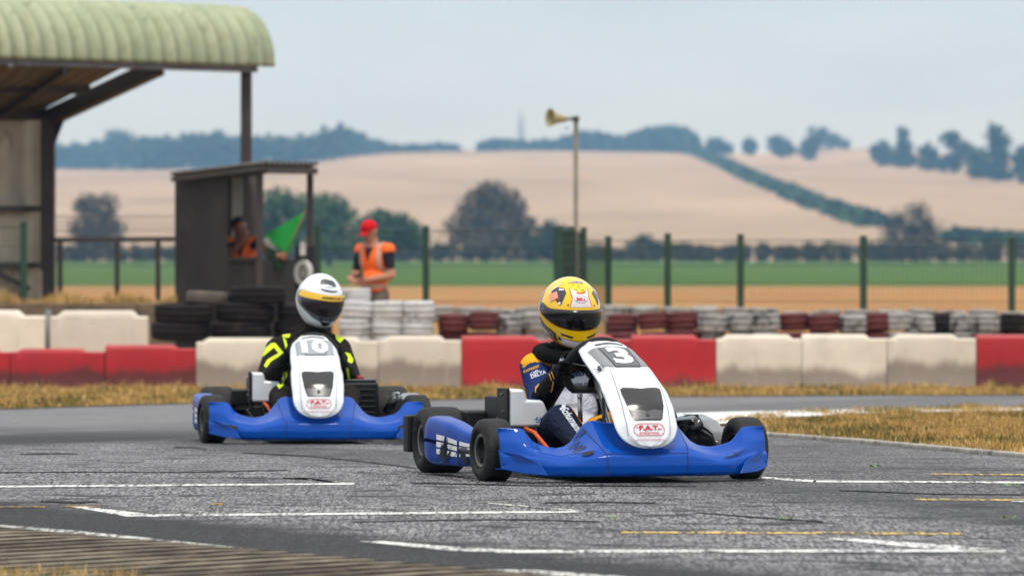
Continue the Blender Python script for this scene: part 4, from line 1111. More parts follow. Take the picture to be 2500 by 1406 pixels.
# ---- nose panel
PV = [0, .10, .22, .36, .50, .62, .74, .84, .92, .97, 1.0]
PZ = [.148, .188, .245, .315, .375, .425, .480, .528, .558, .567, .560]
PY = [-.426, -.420, -.403, -.362, -.298, -.215, -.090, .055, .165, .235, .275]
PW = [.012, .088, .128, .136, .137, .132, .127, .120, .106, .085, .060]
def tabv(ys): 
    q = np.linspace(0, 1, 101); v = np.interp(q, PV, ys); k = np.array([1, 2, 3, 2, 1.])/9
    vp = np.r_[[2*v[0]-v[2], 2*v[0]-v[1]], v, [2*v[-1]-v[-2], 2*v[-1]-v[-3]]]; return q, np.convolve(vp, k, 'valid')
Tz, Ty = tabv(PZ), tabv(PY)
def halfw(v):
    if v < .25: return .132*math.sqrt(max(0, 1-((.25-v)/.25)**2))*1.0+.0
    return ip(v, [.25, .40, .55, .62, .74, .84, .92, .97, 1], [.132, .137, .136, .130, .130, .122, .105, .082, .05])
def panel_pt(x, v, off=0):
    """x across in metres, v from the bottom tip (0) to the back of the top (1)"""
    w_ = max(halfw(v), .004); u = x/w_
    z, y = float(np.interp(v, *Tz)), float(np.interp(v, *Ty))
    back = .055*abs(u)**3 * min(1, v*2.2) + .010*u*u
    drop = (.006*u*u + .030*abs(u)**3.5)*min(1, .2+v)
    rid = .006*max(0, 1-abs(abs(u)-.66)/.16)*(1 if v > .08 else v/.08)
    nrm = Vector((0, -(float(np.interp(min(1, v+.02), *Tz))-float(np.interp(max(0, v-.02), *Tz))), (float(np.interp(min(1, v+.02), *Ty))-float(np.interp(max(0, v-.02), *Ty))))).normalized()
    return Vector((x, y+back, z-drop)) + nrm*(rid+off)
def nose(parent, number, plate_m, label):
    def f(u, v): return panel_pt((u*2-1)*max(halfw(v), .004), v)
    V, Fc = grid(f, 41, 61)
    o = mesh_obj('nose_panel', V, Fc, M_white, parent); o.modifiers.new('s', 'SOLIDIFY').thickness = .004
    # flat dark panel for the recessed intake, with its screw
    win = [(-.060, .250), (-.052, .240), (.052, .240), (.061, .252), (.076, .35), (.084, .47), (.083, .505), (.070, .520), (0, .505), (-.070, .520), (-.083, .505), (-.084, .47), (-.076, .35)]
    wn = decal('intake', poly2d(win), lambda a, b: panel_pt(a, b, .004), M_gloss, o, .03)
    low = [(-.057, .254), (-.050, .245), (.050, .245), (.057, .254), (.066, .315), (.03, .322), (0, .305), (-.03, .322), (-.066, .315)]
    decal('intake_floor', poly2d(low), lambda a, b: panel_pt(a, b, .0055), mat('smoke_grey', '#515154', .3, var=.15), wn, .03)
    c = panel_pt(0, .285, .008); bm = bmesh.new(); lathe(bm, [(-.006, .0), (-.006, .008), (0, .008), (0, .0)], 'y', 14); b = bm_obj('screw', bm, M_iron, wn); b.location = c
    # number plate
    pl = decal('number_plate', poly2d([(-.098, .715), (-.098, .865), (-.05, .872), (.05, .872), (.098, .865), (.098, .715), (.05, .709), (-.05, .709)]), lambda a, b: panel_pt(a, b, .003), plate_m, o, .02)
    decal('plate_centre', poly2d([(-.052, .709), (.052, .709), (.058, .868), (-.058, .868)]), lambda a, b: panel_pt(a, b, .004), M_platec if number == '3' else plate_m, pl, .02)
    decal('plate_edge', merge(poly2d([(-.05, .700), (.05, .700), (.05, .708), (-.05, .708)]), poly2d([(-.055, .705), (-.050, .705), (-.058, .865), (-.063, .865)]), poly2d([(.055, .705), (.050, .705), (.058, .865), (.063, .865)])), lambda a, b: panel_pt(a, b, .0045), M_blackp, pl, .02)
    decal('top_slot', poly2d([(-.062, .893), (0, .905), (.062, .893), (.060, .905), (0, .918), (-.060, .905)]), lambda a, b: panel_pt(a, b, .003), M_blackp, o, .02)
    wd = .042 if len(number) == 1 else .070
    decal('number', fit(text2d(number, bold=.045), -wd, .725, wd, .858), lambda a, b: panel_pt(a, b, .0062), M_wp, pl, .02)
    # maker's roundel and lettering
    cx = 0; ro, ri = [(a, .163+(b-.163)*2.05) for a, b in rrect(-.065, .138, .065, .188, .025)], [(a, .163+(b-.163)*2.0) for a, b in rrect(-.0625, .1400, .0625, .1860, .0230)]
    def mapn(a, b): return panel_pt(a, b, .0035)
    # keep the roundel's round ends true: v runs about 0.9 m per unit here
    decal('roundel', merge(ring2d(ro, ri)), mapn, M_redp, o, .03)
    decal('lettering', merge(fit(text2d('F.A.T.', .05), -.042, .160, .044, .198), fit(text2d('INTERNATIONAL', .012), -.042, .124, .042, .145), fit(text2d('GROUPAGES EUROPÉENS', .008), -.061, .068, .061, .084),
          poly2d([(-.055, .180), (-.044, .180), (-.044, .185), (-.055, .185)]), poly2d([(.036, .168), (.056, .168), (.056, .173), (.036, .173)]), poly2d([(-.020, .156), (.0, .156), (.0, .160), (-.020, .160)])), mapn, M_redp, o, .03)
    # seams
    for s in (-1, 1):
        pts = [(s*.088, .12), (s*.094, .3), (s*.094, .5), (s*.086, .64), (s*.075, .71)]
        sh = merge(*[poly2d([(a[0]-.0012, a[1]), (a[0]+.0012, a[1]), (b_[0]+.0012, b_[1]), (b_[0]-.0012, b_[1])]) for a, b_ in zip(pts, pts[1:])])
        decal('seam', sh, lambda a, b: panel_pt(a, b, .0025), mat('seam_grey', '#7f8488', .6), o, .03)
    if number == '3':                                 # beetle-like sticker on the shoulder of the panel
        sh = merge(ellipse2d(-.108, .715, .006, .014), ellipse2d(-.106, .735, .004, .006), *[poly2d([(-.108, .71+d), (-.108+sx*.014, .715+d*1.6), (-.108+sx*.014, .718+d*1.6), (-.108, .713+d)]) for d in (-.012, 0, .012) for sx in (-1, 1)])
        decal('sticker', sh, lambda a, b: panel_pt(a, b, .004), M_blackp, o, .02)
    return o
def wheel(parent, x, y, Ro, wd, side, steer=0):
    w_ = thing('wheel', (x, y, Ro), steer); w_.parent = parent
    h = wd/2; ri = .0635*1.02
    bm = bmesh.new()
    prof = [(-h*.62, ri), (-h*.80, ri+.004), (-h*.90, ri+.014), (-h, Ro-.048), (-h*.98, Ro-.030), (-h*.90, Ro-.014), (-h*.74, Ro-.003), (-h*.55, Ro), (0, Ro+.001), (h*.55, Ro), (h*.74, Ro-.003), (h*.90, Ro-.014), (h*.98, Ro-.030), (h, Ro-.048), (h*.90, ri+.014), (h*.80, ri+.004), (h*.62, ri)]
    lathe(bm, prof, 'x', 56); bm_obj('tyre', bm, M_tyre, w_, smooth=True)
    bm = bmesh.new(); s = side
    lathe(bm, [(-h*.80, ri-.008), (-h*.80, ri+.002), (-h*.6, ri-.002), (h*.6, ri-.002), (h*.80, ri+.002), (h*.80, ri-.008), (h*.6, ri-.012), (-s*h*.30, ri-.018), (-s*h*.34, .026), (s*h*.02, .022), (s*h*.05, .0)] if s > 0 else
              [(h*.80, ri-.008), (h*.80, ri+.002), (h*.6, ri-.002), (-h*.6, ri-.002), (-h*.80, ri+.002), (-h*.80, ri-.008), (-h*.6, ri-.012), (-s*h*.30, ri-.018), (-s*h*.34, .026), (s*h*.02, .022), (s*h*.05, .0)], 'x', 40)
    rm = bm_obj('rim', bm, M_rim, w_, smooth=True)
    bm = bmesh.new()
    lathe(bm, [(s*h*.80, ri-.0075), (s*h*.83, ri-.002), (s*h*.83, ri+.0035), (s*h*.80, ri+.004)], 'x', 48); bm_obj('rim_edge', bm, M_lip, w_, smooth=True)
    bm = bmesh.new()
    for i in range(3):
        a = 2*math.pi*i/3; box(bm, (-s*h*.28, .022*math.cos(a)*1.6, .022*math.sin(a)*1.6), (.012, .012, .012))
    lathe(bm, [(s*h*.05, .010), (s*h*.14, .010), (s*h*.14, 0)], 'x', 12); bm_obj('hub', bm, M_iron, w_)
    return w_
def side_pod(parent, s, dirty):
    def f(u, v):
        y = .20 + u*.62
        wdt = ip(u, [0, .15, .6, .9, 1], [.050, .075, .110, .125, .095]); zt = ip(u, [0, .12, .5, .85, 1], [.150, .185, .232, .252, .225]); zb = ip(u, [0, .3, .8, 1], [.075, .050, .048, .065])
        xo = ip(u, [0, .15, .5, .85, 1], [.520, .555, .595, .615, .600])
        a = 2*math.pi*v; ca, sa = math.cos(a), math.sin(a)
        k = .40; cx = math.copysign(abs(ca)**k, ca); cz = math.copysign(abs(sa)**k, sa)
        return Vector((s*(xo-wdt/2+wdt/2*cx), y, (zt+zb)/2+(zt-zb)/2*cz))
    V, Fc = grid(f, 30, 41)
    nu = 30
    for e in (0, 29): Fc.append(tuple(j*nu+e for j in range(40)))
    o = mesh_obj('side_pod', V, Fc, M_bpod if s < 0 else M_gloss, parent); o.modifiers.new('sm', 'SMOOTH').iterations = 2  # right-hand pod in black, its shade put into the material
    def mp(a, b): 
        b = math.copysign(min(1, abs(b))**(1/.40), b)
        ang = math.asin(max(-1, min(1, b)))/(2*math.pi); q = f(a, ang); q.x += s*.004; return q
    cells = []
    for i in range(3):
        for j in range(3):
            x0 = .12+i*.185; cells.append(poly2d([(x0, -.50+j*.31), (x0+.15, -.50+j*.31), (x0+.15, -.27+j*.31), (x0, -.27+j*.31)]))
    decal('chequers', merge(*cells), mp, M_wp, o, .06)
    g = random.Random(4)
    if dirty:
        st = []
        for i in range(44):
            x0 = g.choice((g.gauss(.47, .035), g.gauss(.47, .035), g.uniform(.2, .72))); w_ = g.uniform(.003, .012); b0 = g.uniform(-.5, .3); b1 = b0-g.uniform(.25, .75); sk = g.uniform(-.10, .02)
            st.append(poly2d([(x0, b0), (x0+w_*.6, b0+.06), (x0+w_, b0-.1), (x0+w_-sk, max(-.95, b1)), (x0-sk-.008, max(-.95, b1+.04))]))
        st.append(poly2d([(.20, .0), (.27, -.1), (.20, -.95), (.13, -.95)]))
        decal('rubber_marks', merge(*st), lambda a, b: mp(a, b)+Vector((s*.002, 0, 0)), M_scuff, o, .06)
    return o
def make_kart(loc, yaw, number, plate_m, steer, label):
    k = thing('racing_kart', loc, yaw, label, 'racing kart', 'electric racing karts')
    bpy.context.view_layer.update()
    fairing(k); nose(k, number, plate_m, label)
    for s in (-1, 1):
        wheel(k, s*.535, 0, .1275, .128, s, steer)
        wheel(k, s*.468, 1.05, .140, .190, s, 0)
        side_pod(k, s, number == '3' and s < 0)
        # nerf bar ahead of the pod
        bm = bmesh.new(); tube(bm, [(s*.40, .20, .09), (s*.52, .22, .10), (s*.56, .32, .12), (s*.56, .70, .13), (s*.40, .78, .09)], .014, 10); bm_obj('side_bar', bm, M_tube, k, smooth=True)
        # front stub axle, steering arm
        bm = bmesh.new(); tube(bm, [(s*.33, 0, .115), (s*.50, 0, .1275)], .014, 10); tube(bm, [(s*.36, .03, .11), (s*.06, .10, .12)], .007, 8); bm_obj('stub_axle', bm, M_iron, k, smooth=True)
    # rear bumper
    bm = bmesh.new(); pr = [(-.565, 1.15), (-.57, 1.22), (-.52, 1.26), (-.3, 1.275), (.3, 1.275), (.52, 1.26), (.57, 1.22), (.565, 1.15)]
    for (x0, y0), (x1, y1) in zip(pr, pr[1:]): bar(bm, (x0, y0, .165), (x1, y1, .165), .03, .155)
    bm_obj('rear_bumper', bm, M_bplas, k, bevel=.010)
    # frame tubes
    bm = bmesh.new()
    for s in (-1, 1): tube(bm, [(s*.30, 1.12, .07), (s*.33, .7, .055), (s*.31, .2, .055), (s*.22, -.1, .055), (s*.16, -.28, .06)], .015, 10)
    for y, x in ((1.0, .32), (.55, .33), (.1, .29), (-.22, .18)): tube(bm, [(-x, y, .057), (x, y, .057)], .014, 10)
    for s in (-1, 1): tube(bm, [(s*.10, -.15, .06), (s*.05, .05, .25), (s*.03, .12, .33)], .009, 8)
    bm_obj('chassis_frame', bm, M_tube, k, smooth=True)
    bm = bmesh.new(); box(bm, (0, .18, .040), (.50, .86, .008)); bm_obj('floor_tray', bm, M_bplas, k, bevel=.003)
    bm = bmesh.new(); tube(bm, [(-.50, 1.05, .14), (.50, 1.05, .14)], .02, 16); bm_obj('rear_axle', bm, M_iron, k, smooth=True)
    # seat
    def sf(u, v):
        t = ip(v, [0, .25, .45, 1], [0, .25, .45, 1]); a = (u*2-1)
        y = ip(v, [0, .3, .45, .6, 1], [.56, .74, .86, .93, 1.03]); z = ip(v, [0, .3, .45, .6, 1], [.085, .07, .09, .15, .30])
        wd = ip(v, [0, .5, 1], [.19, .19, .14]); side = abs(a)**3*ip(v, [0, .3, .6, 1], [.03, .13, .16, .03])
        return Vector((a*wd*1.0, y-(abs(a)**3)*ip(v, [0, .5, 1], [0, .06, .10]), z+side))
    V, Fc = grid(sf, 25, 25); o = mesh_obj('seat', V, Fc, mat('seat_shell', '#0d0d0e', .45, var=.2), k); o.modifiers.new('s', 'SOLIDIFY').thickness = .006
    # steering wheel and column
    sc_ = Vector((0.0, .375, .452)); tilt = R(38); ax = Vector((0, math.sin(R(90)-tilt), math.cos(R(90)-tilt)))
    U = Vector((1, 0, 0)); Vv = ax.cross(U).normalized()
    if Vv.z < 0: Vv = -Vv
    sw = thing('steering_wheel', (0, 0, 0)); sw.parent = k
    bm = bmesh.new(); ring = []
    for i in range(40):
        a = 2*math.pi*i/40; r_ = .142 if math.sin(a) > -.8 else .142*.8/abs(math.sin(a))
        ring.append(sc_ + U*(.012+.88*r_*math.cos(a)) + Vv*(r_*math.sin(a)))
    tube(bm, ring, .0175, 12, closed=True); bm_obj('rim', bm, mat('suede_grip', '#1b1a1a', .9, bump=.3, bs=200), sw, smooth=True)
    bm = bmesh.new()
    for a in (R(5), R(175), R(270)): bar(bm, sc_+U*(.012+.115*math.cos(a))+Vv*(.13*math.sin(a)), sc_+ax*-.02, .03, .004, up=ax)
    lathe(bm, [(-.004, .0), (-.004, .038), (.004, .038), (.004, 0)], 'y', 20, center=sc_-ax*.02); bm_obj('spokes', bm, M_gloss, sw)
    bm = bmesh.new(); tube(bm, [sc_-ax*.02, Vector((0, .03, .10))], .011, 10); bm_obj('column', bm, M_iron, k, smooth=True)
    bm = bmesh.new(); tube(bm, [(-.075, .30, .23), (-.075, .31, .335)], .010, 10); lathe(bm, [(.33, .012), (.345, .013), (.352, .0)], 'z', 12, center=(-.075, .31, 0)); bm_obj('brake_lever', bm, M_iron, k, smooth=True)
    # drive cover on the right of the driver (viewer's left): black side, silver cover with a tower
    def prism(name, outl, y0, y1, m, parent, bev=.012):
        bm = bmesh.new(); f0 = [bm.verts.new((x, y0, z)) for x, z in outl]; f1 = [bm.verts.new((x, y1, z)) for x, z in outl]; n = len(outl)
        bm.faces.new(f0); bm.faces.new(f1[::-1])
        for i in range(n): bm.faces.new((f0[i], f0[(i+1) % n], f1[(i+1) % n], f1[i]))
        return bm_obj(name, bm, m, parent, bevel=bev, seg=3)
    cv = prism('drive_cover', [(-.305, .205), (-.137, .205), (-.137, .262), (-.160, .316), (-.232, .318), (-.240, .362), (-.305, .362)], .55, .74, M_silver, k, .014)
    prism('cover_side', [(-.318, .195), (-.306, .195), (-.306, .366), (-.318, .366)], .548, .70, M_bplas, cv, .003)
    bm = bmesh.new(); box(bm, (-.312, .79, .265), (.014, .20, .13)); box(bm, (-.25, .80, .26), (.11, .16, .12)); bm_obj('housing', bm, M_bplas, cv, bevel=.008)
    for (y, z) in ((.60, .27), (.68, .24), (.62, .34)):
        bm = bmesh.new(); lathe(bm, [(-.325, 0), (-.325, .006), (-.318, .006)], 'x', 10, center=(0, y, z)); bm_obj('screw', bm, M_iron, cv)
    fa = lambda a, b: Vector((a, .5475, b))
    decal('lettering', merge(fit(text2d('F.A.T.', .04), -.192, .229, -.148, .247), poly2d([(-.194, .224), (-.147, .224), (-.147, .2265), (-.194, .2265)]), poly2d([(-.200, .237), (-.193, .237), (-.193, .240), (-.200, .240)])), fa, M_bluep, cv)
    decal('badge', poly2d([(-.185, .02), (-.15, .03), (-.15, .11), (-.175, .13), (-.195, .08)]), lambda a, b: Vector((a, .56+b, .3185 if a < -.16 else .3185+(a+.16)*-2.3)), M_bluep, cv, .02)
    bm = bmesh.new(); box(bm, (-.245, .66, .135), (.12, .20, .11)); box(bm, (-.17, .55, .10), (.10, .08, .07)); box(bm, (-.33, .98, .225), (.13, .22, .085)); bm_obj('motor', bm, M_bplas, k, bevel=.012)
    bm = bmesh.new(); tube(bm, [(-.24, .55, .20), (-.225, .46, .185), (-.19, .38, .12), (-.15, .33, .085)], .009, 10); bm_obj('orange_cable', bm, M_orange, k, smooth=True)
    bm = bmesh.new(); tube(bm, [(-.25, .55, .20), (-.23, .48, .13), (-.20, .44, .08)], .008, 8); tube(bm, [(-.29, .60, .19), (-.33, .5, .16), (-.28, .42, .09)], .007, 8); tube(bm, [(-.21, .50, .215), (-.20, .47, .12), (-.14, .42, .09)], .006, 8); bm_obj('black_hose', bm, M_bplas, k, smooth=True)
    bm = bmesh.new(); box(bm, (-.15, .31, .085), (.11, .07, .05)); box(bm, (-.23, .35, .08), (.06, .06, .04)); bo = bm_obj('control_box', bm, M_bplas, k, bevel=.006)
    decal('plate', poly2d([(-.175, .085), (-.125, .085), (-.125, .100), (-.175, .100)]), lambda a, b: Vector((a, .272, b)), M_ltgrey, bo)
    for i in range(4):
        bm = bmesh.new(); lathe(bm, [(0, .006), (.006, .006), (.006, 0)], 'z', 8, center=(-.19+i*.028, .285, .110)); bm_obj('bolt', bm, M_iron, bo)
    # battery on the other side
    bm = bmesh.new(); box(bm, (.275, .66, .215), (.19, .30, .19)); bt = bm_obj('battery', bm, M_bplas, k, bevel=.014)
    bm = bmesh.new(); box(bm, (.275, .66, .318), (.17, .26, .018)); bm_obj('battery_lid', bm, M_tube, bt, bevel=.006)
    for i in range(5):
        bm = bmesh.new(); box(bm, (.275, .506, .15+i*.030), (.15, .012, .010)); bm_obj('cooling_fin', bm, M_bplas, bt, bevel=.003)
    bm = bmesh.new(); lathe(bm, [(.325, .022), (.338, .022), (.345, .014), (.345, 0)], 'z', 16, center=(.275, .60, 0)); bm_obj('red_cap', bm, mat('red_cap', '#8e2a22', .5), bt, smooth=False)
    bm = bmesh.new(); tube(bm, [(.40, .36, .16), (.44, .32, .22), (.46, .42, .235), (.46, .62, .225), (.45, .70, .17)], .022, 12); mb = bm_obj('side_guard', bm, M_gloss, k, smooth=True)
    bm = bmesh.new(); bar(bm, (.462, .36, .258), (.462, .58, .253), .022, .004); bm_obj('guard_reflection', bm, M_silver, mb, bevel=.002)  # silver strip draws the sky's reflection along the guard's top
    # pedals
    for s in (-1, 1):
        bm = bmesh.new(); tube(bm, [(s*.13, -.10, .06), (s*.12, -.07, .17), (s*.05, -.07, .185)], .007, 8); bm_obj('pedal', bm, M_iron, k, smooth=True)
    return k
YAW1, YAW2 = R(16), R(5)
K1 = make_kart(((1512-1250)*24.95/F, 24.95, 0), YAW1, '3', M_greyp, R(5), 'blue kart with white number 3 nose leading in front, sharply in focus')
g2 = on(768, 32.2)
K2 = make_kart(g2, YAW2, '10', M_ltgrey, R(9), 'blue kart with white number 10 nose following behind on the left')
for s in (-1, 1):
    decal('clip_slot', ellipse2d(0, 0, .030, .055), lambda a, b, s=s: fairing_pt((s*.445+a)/1.12+.5, .35+b)+Vector((0, -.004, .002)), M_scuff, [c for c in K2.children if c.name.startswith('front_fairing')][0], .02)
# scuffs on the leading kart's fairing
for nm, sh in (('scuff', merge(poly2d([(.262, .50), (.285, .47), (.312, .50), (.29, .53), (.27, .52)]), *[poly2d([(x, v), (x+w_, v-.025), (x+w_+.008, v-.018), (x+.006, v+.010)]) for x, v, w_ in ((.25, .63, .045), (.262, .66, .03), (.25, .71, .04), (.27, .74, .05), (.28, .79, .03), (.255, .56, .05))])),
               ('scuff', merge(poly2d([(.80, .47), (.87, .48), (.89, .50), (.82, .50)]), poly2d([(.84, .53), (.90, .54), (.905, .55), (.85, .55)])))):
    decal(nm, sh, lambda a, b: fairing_pt(a, b)+Vector((0, -.004, .004)), M_scuff, [c for c in K1.children if c.name.startswith('front_fairing')][0], .03)
# ================================================================== PEOPLE
def capsule(bm, a, ra, b, rb, n=14):
    a, b = Vector(a), Vector(b); d = b-a; L = d.length
    if L < 1e-6: d = Vector((0, 0, 1)); L = 1e-6
    t = d/L; u = t.orthogonal().normalized(); v = t.cross(u); rings = []
    prof = [(-ra*math.cos(q), ra*math.sin(q)) for q in np.linspace(.12, math.pi/2, 5)] + [(L+rb*math.sin(q), rb*math.cos(q)) for q in np.linspace(0, math.pi/2-.12, 5)]
    for s, r in prof: rings.append([bm.verts.new(a+t*s+r*(math.cos(2*math.pi*j/n)*u+math.sin(2*math.pi*j/n)*v)) for j in range(n)])
    for r0, r1 in zip(rings, rings[1:]):
        for j in range(n): bm.faces.new((r0[j], r0[(j+1) % n], r1[(j+1) % n], r1[j]))
    bm.faces.new(rings[0][::-1]); bm.faces.new(rings[-1])
def ball(bm, c, r):
    M = Matrix.Translation(c) @ Matrix.Diagonal((*r, 1)); bmesh.ops.create_icosphere(bm, subdivisions=3, radius=1, matrix=M)
def fuse(name, build, voxel, mats, matfn, parent, smooth=3):
    """one continuous surface from overlapping limbs, then a material for each region"""
    bm = bmesh.new(); build(bm); bmesh.ops.recalc_face_normals(bm, faces=bm.faces)
    me = bpy.data.meshes.new('tmp'); bm.to_mesh(me); bm.free(); o = bpy.data.objects.new('tmp', me); C.objects.link(o)
    rm = o.modifiers.new('r', 'REMESH'); rm.mode = 'VOXEL'; rm.voxel_size = voxel
    sm = o.modifiers.new('s', 'SMOOTH'); sm.factor = .5; sm.iterations = smooth
    bpy.context.view_layer.update()
    me2 = bpy.data.meshes.new_from_object(o.evaluated_get(bpy.context.evaluated_depsgraph_get())); me2.name = name
    bpy.data.objects.remove(o); bpy.data.meshes.remove(me)
    me2.materials.clear()
    for m in mats: me2.materials.append(m)
    idx = [matfn(p.center, p.normal) for p in me2.polygons]
    me2.polygons.foreach_set('material_index', idx); me2.polygons.foreach_set('use_smooth', [True]*len(me2.polygons)); me2.update()
    return link(bpy.data.objects.new(name, me2), parent)
def seg_t(p, a, b):
    a, b = Vector(a), Vector(b); d = b-a; t = max(0, min(1, (p-a).dot(d)/d.dot(d))); return (p-(a+d*t)).length, t
def nearest(p, bones):
    best = None
    for k, (a, b, r) in bones.items():
        dd, t = seg_t(p, a, b)
        if best is None or dd-r < best[0]: best = (dd-r, k, t)
    return best[1], best[2]
def fabric(name, col, rough=.85, var=.12, fold=.5):
    m, nt, b, pos = base(name); c = lin(col)
    f = noise_node(nt, pos, 18, 4)
    nt.links.new(mixc(nt, f, tuple(x*(1-var) for x in c), tuple(min(1, x*(1+var)) for x in c)), b.inputs['Base Color'])
    b.inputs['Roughness'].default_value = rough; b.inputs['Specular IOR Level'].default_value = .12
    w1 = noise_node(nt, scaled(nt, pos, (1, 1, 1.7)), 13, 3, .5, .9); w2 = noise_node(nt, pos, 240, 2)
    set_bump(nt, b, mathn(nt, 'ADD', mathn(nt, 'MULTIPLY', w1, 1.0), mathn(nt, 'MULTIPLY', w2, .04)), fold, .03); return m
M_navy = fabric('navy_cloth', '#1d2f5e'); M_suitw = fabric('white_cloth', '#c6cbd6'); M_yel = fabric('yellow_cloth', '#e3a11c'); M_blk = fabric('black_cloth', '#0d0c0d')
M_dnavy = fabric('dark_navy_cloth', '#1b2136'); M_lime = mat('lime_cloth', '#c8e614', .8, var=.08); M_char = fabric('charcoal_cloth', '#1f1b18')
M_org = mat('orange_vest', '#f5670f', .75, var=.08, vs=20); M_refl = mat('reflective_tape', '#b5a495', .4, var=.1); M_skin = mat('skin', '#b07a60', .55, var=.08, vs=20)
M_skin2 = mat('tanned_skin', '#96614c', .55, var=.08, vs=20); M_tee = fabric('dark_shirt', '#262428'); M_pant = fabric('grey_trousers', '#6b645b'); M_redcap = fabric('red_cap_cloth', '#c0151f', fold=.1); M_hair = mat('dark_hair', '#2b211c', .7, var=.3, vs=60)
M_shoe = mat('shoe_black', '#19181a', .6); M_yprint = mat('yellow_print', '#d59a1e', .6, var=.05)

def grip(bm, c, tan, out, toward, s=1.0, r0=.0095, thumb_side=1):
    """five bent fingers closed round a rod at c: tan = rod direction, out = away from the hub, toward = towards the wrist"""
    c, tan, out, tw = Vector(c), Vector(tan).normalized(), Vector(out).normalized(), Vector(toward).normalized()
    for i, (o, ln) in enumerate(((-.033, .86), (-.011, 1.0), (.011, .95), (.032, .76))):
        pts = []
        for k in range(6):
            a = R(-20+ 235*ln*k/5); pts.append(c + tan*o*s + (tw*math.cos(a) + out*math.sin(a))*(.0275-.002*k/5)*s)
        for k in range(5): capsule(bm, pts[k], (r0-.0006*k)*s, pts[k+1], (r0-.0006*(k+1))*s, 8)
    b0 = c + tw*.034*s - tan*.036*s*thumb_side - out*.004
    b1 = c + tw*.018*s - tan*.046*s*thumb_side - out*.022*s; b2 = c - tw*.008*s - tan*.034*s*thumb_side - out*.028*s
    capsule(bm, b0, .012*s, b1, .011*s, 8); capsule(bm, b1, .011*s, b2, .009*s, 8)
def palm(bm, wrist, c, tan, tw, s=1.0):
    w_, c, tan, tw = Vector(wrist), Vector(c), Vector(tan).normalized(), Vector(tw).normalized()
    for o in (-.028, -.009, .010, .028): capsule(bm, w_+tan*o*.6*s, .018*s, c+tw*.030*s+tan*o*s, .0145*s, 8)

def helmet(parent, loc, rot, shell_m, size=1.0):
    def rad(az, el):
        d = Vector((math.sin(az)*math.cos(el), -math.cos(az)*math.cos(el), math.sin(el)))
        r = 1/math.sqrt((d.x/.127)**2+(d.y/.150)**2+(d.z/.145)**2)
        ch = math.exp(-((math.degrees(el)+42)/17)**2)*max(0, math.cos(az))**1.6
        r += .024*ch
        bk = max(0, -math.cos(az))*math.exp(-((math.degrees(el)-5)/40)**2); r += .006*bk
        return d, r*size
    def pt(azd, eld, off=0):
        d, r = rad(R(azd), R(eld)); p = d*r + d*off
        t = max(0, -p.z/.15); p.x *= 1-.20*min(1.1, t)**1.5
        p.z *= 1.04
        p.z = max(p.z, -.166*size + (0 if off == 0 else -.001)); return p
    def f(u, v):
        return pt(u*360-180, -67+v*157)
    V, Fc = grid(f, 81, 61)
    h = thing('helmet', loc); h.rotation_euler = rot; h.parent = parent
    o = mesh_obj('shell', V, Fc, shell_m, h)
    md = o.modifiers.new('s', 'SOLIDIFY'); md.thickness = .02; md.offset = -1
    bpy.context.view_layer.update()
    return h, pt
def glossy(name, col, rough=.14, var=.03):
    m = mat(name, col, rough, var=var, coat=.5); return m

def hm(pt, off): return lambda a, b: pt(a, b, off)

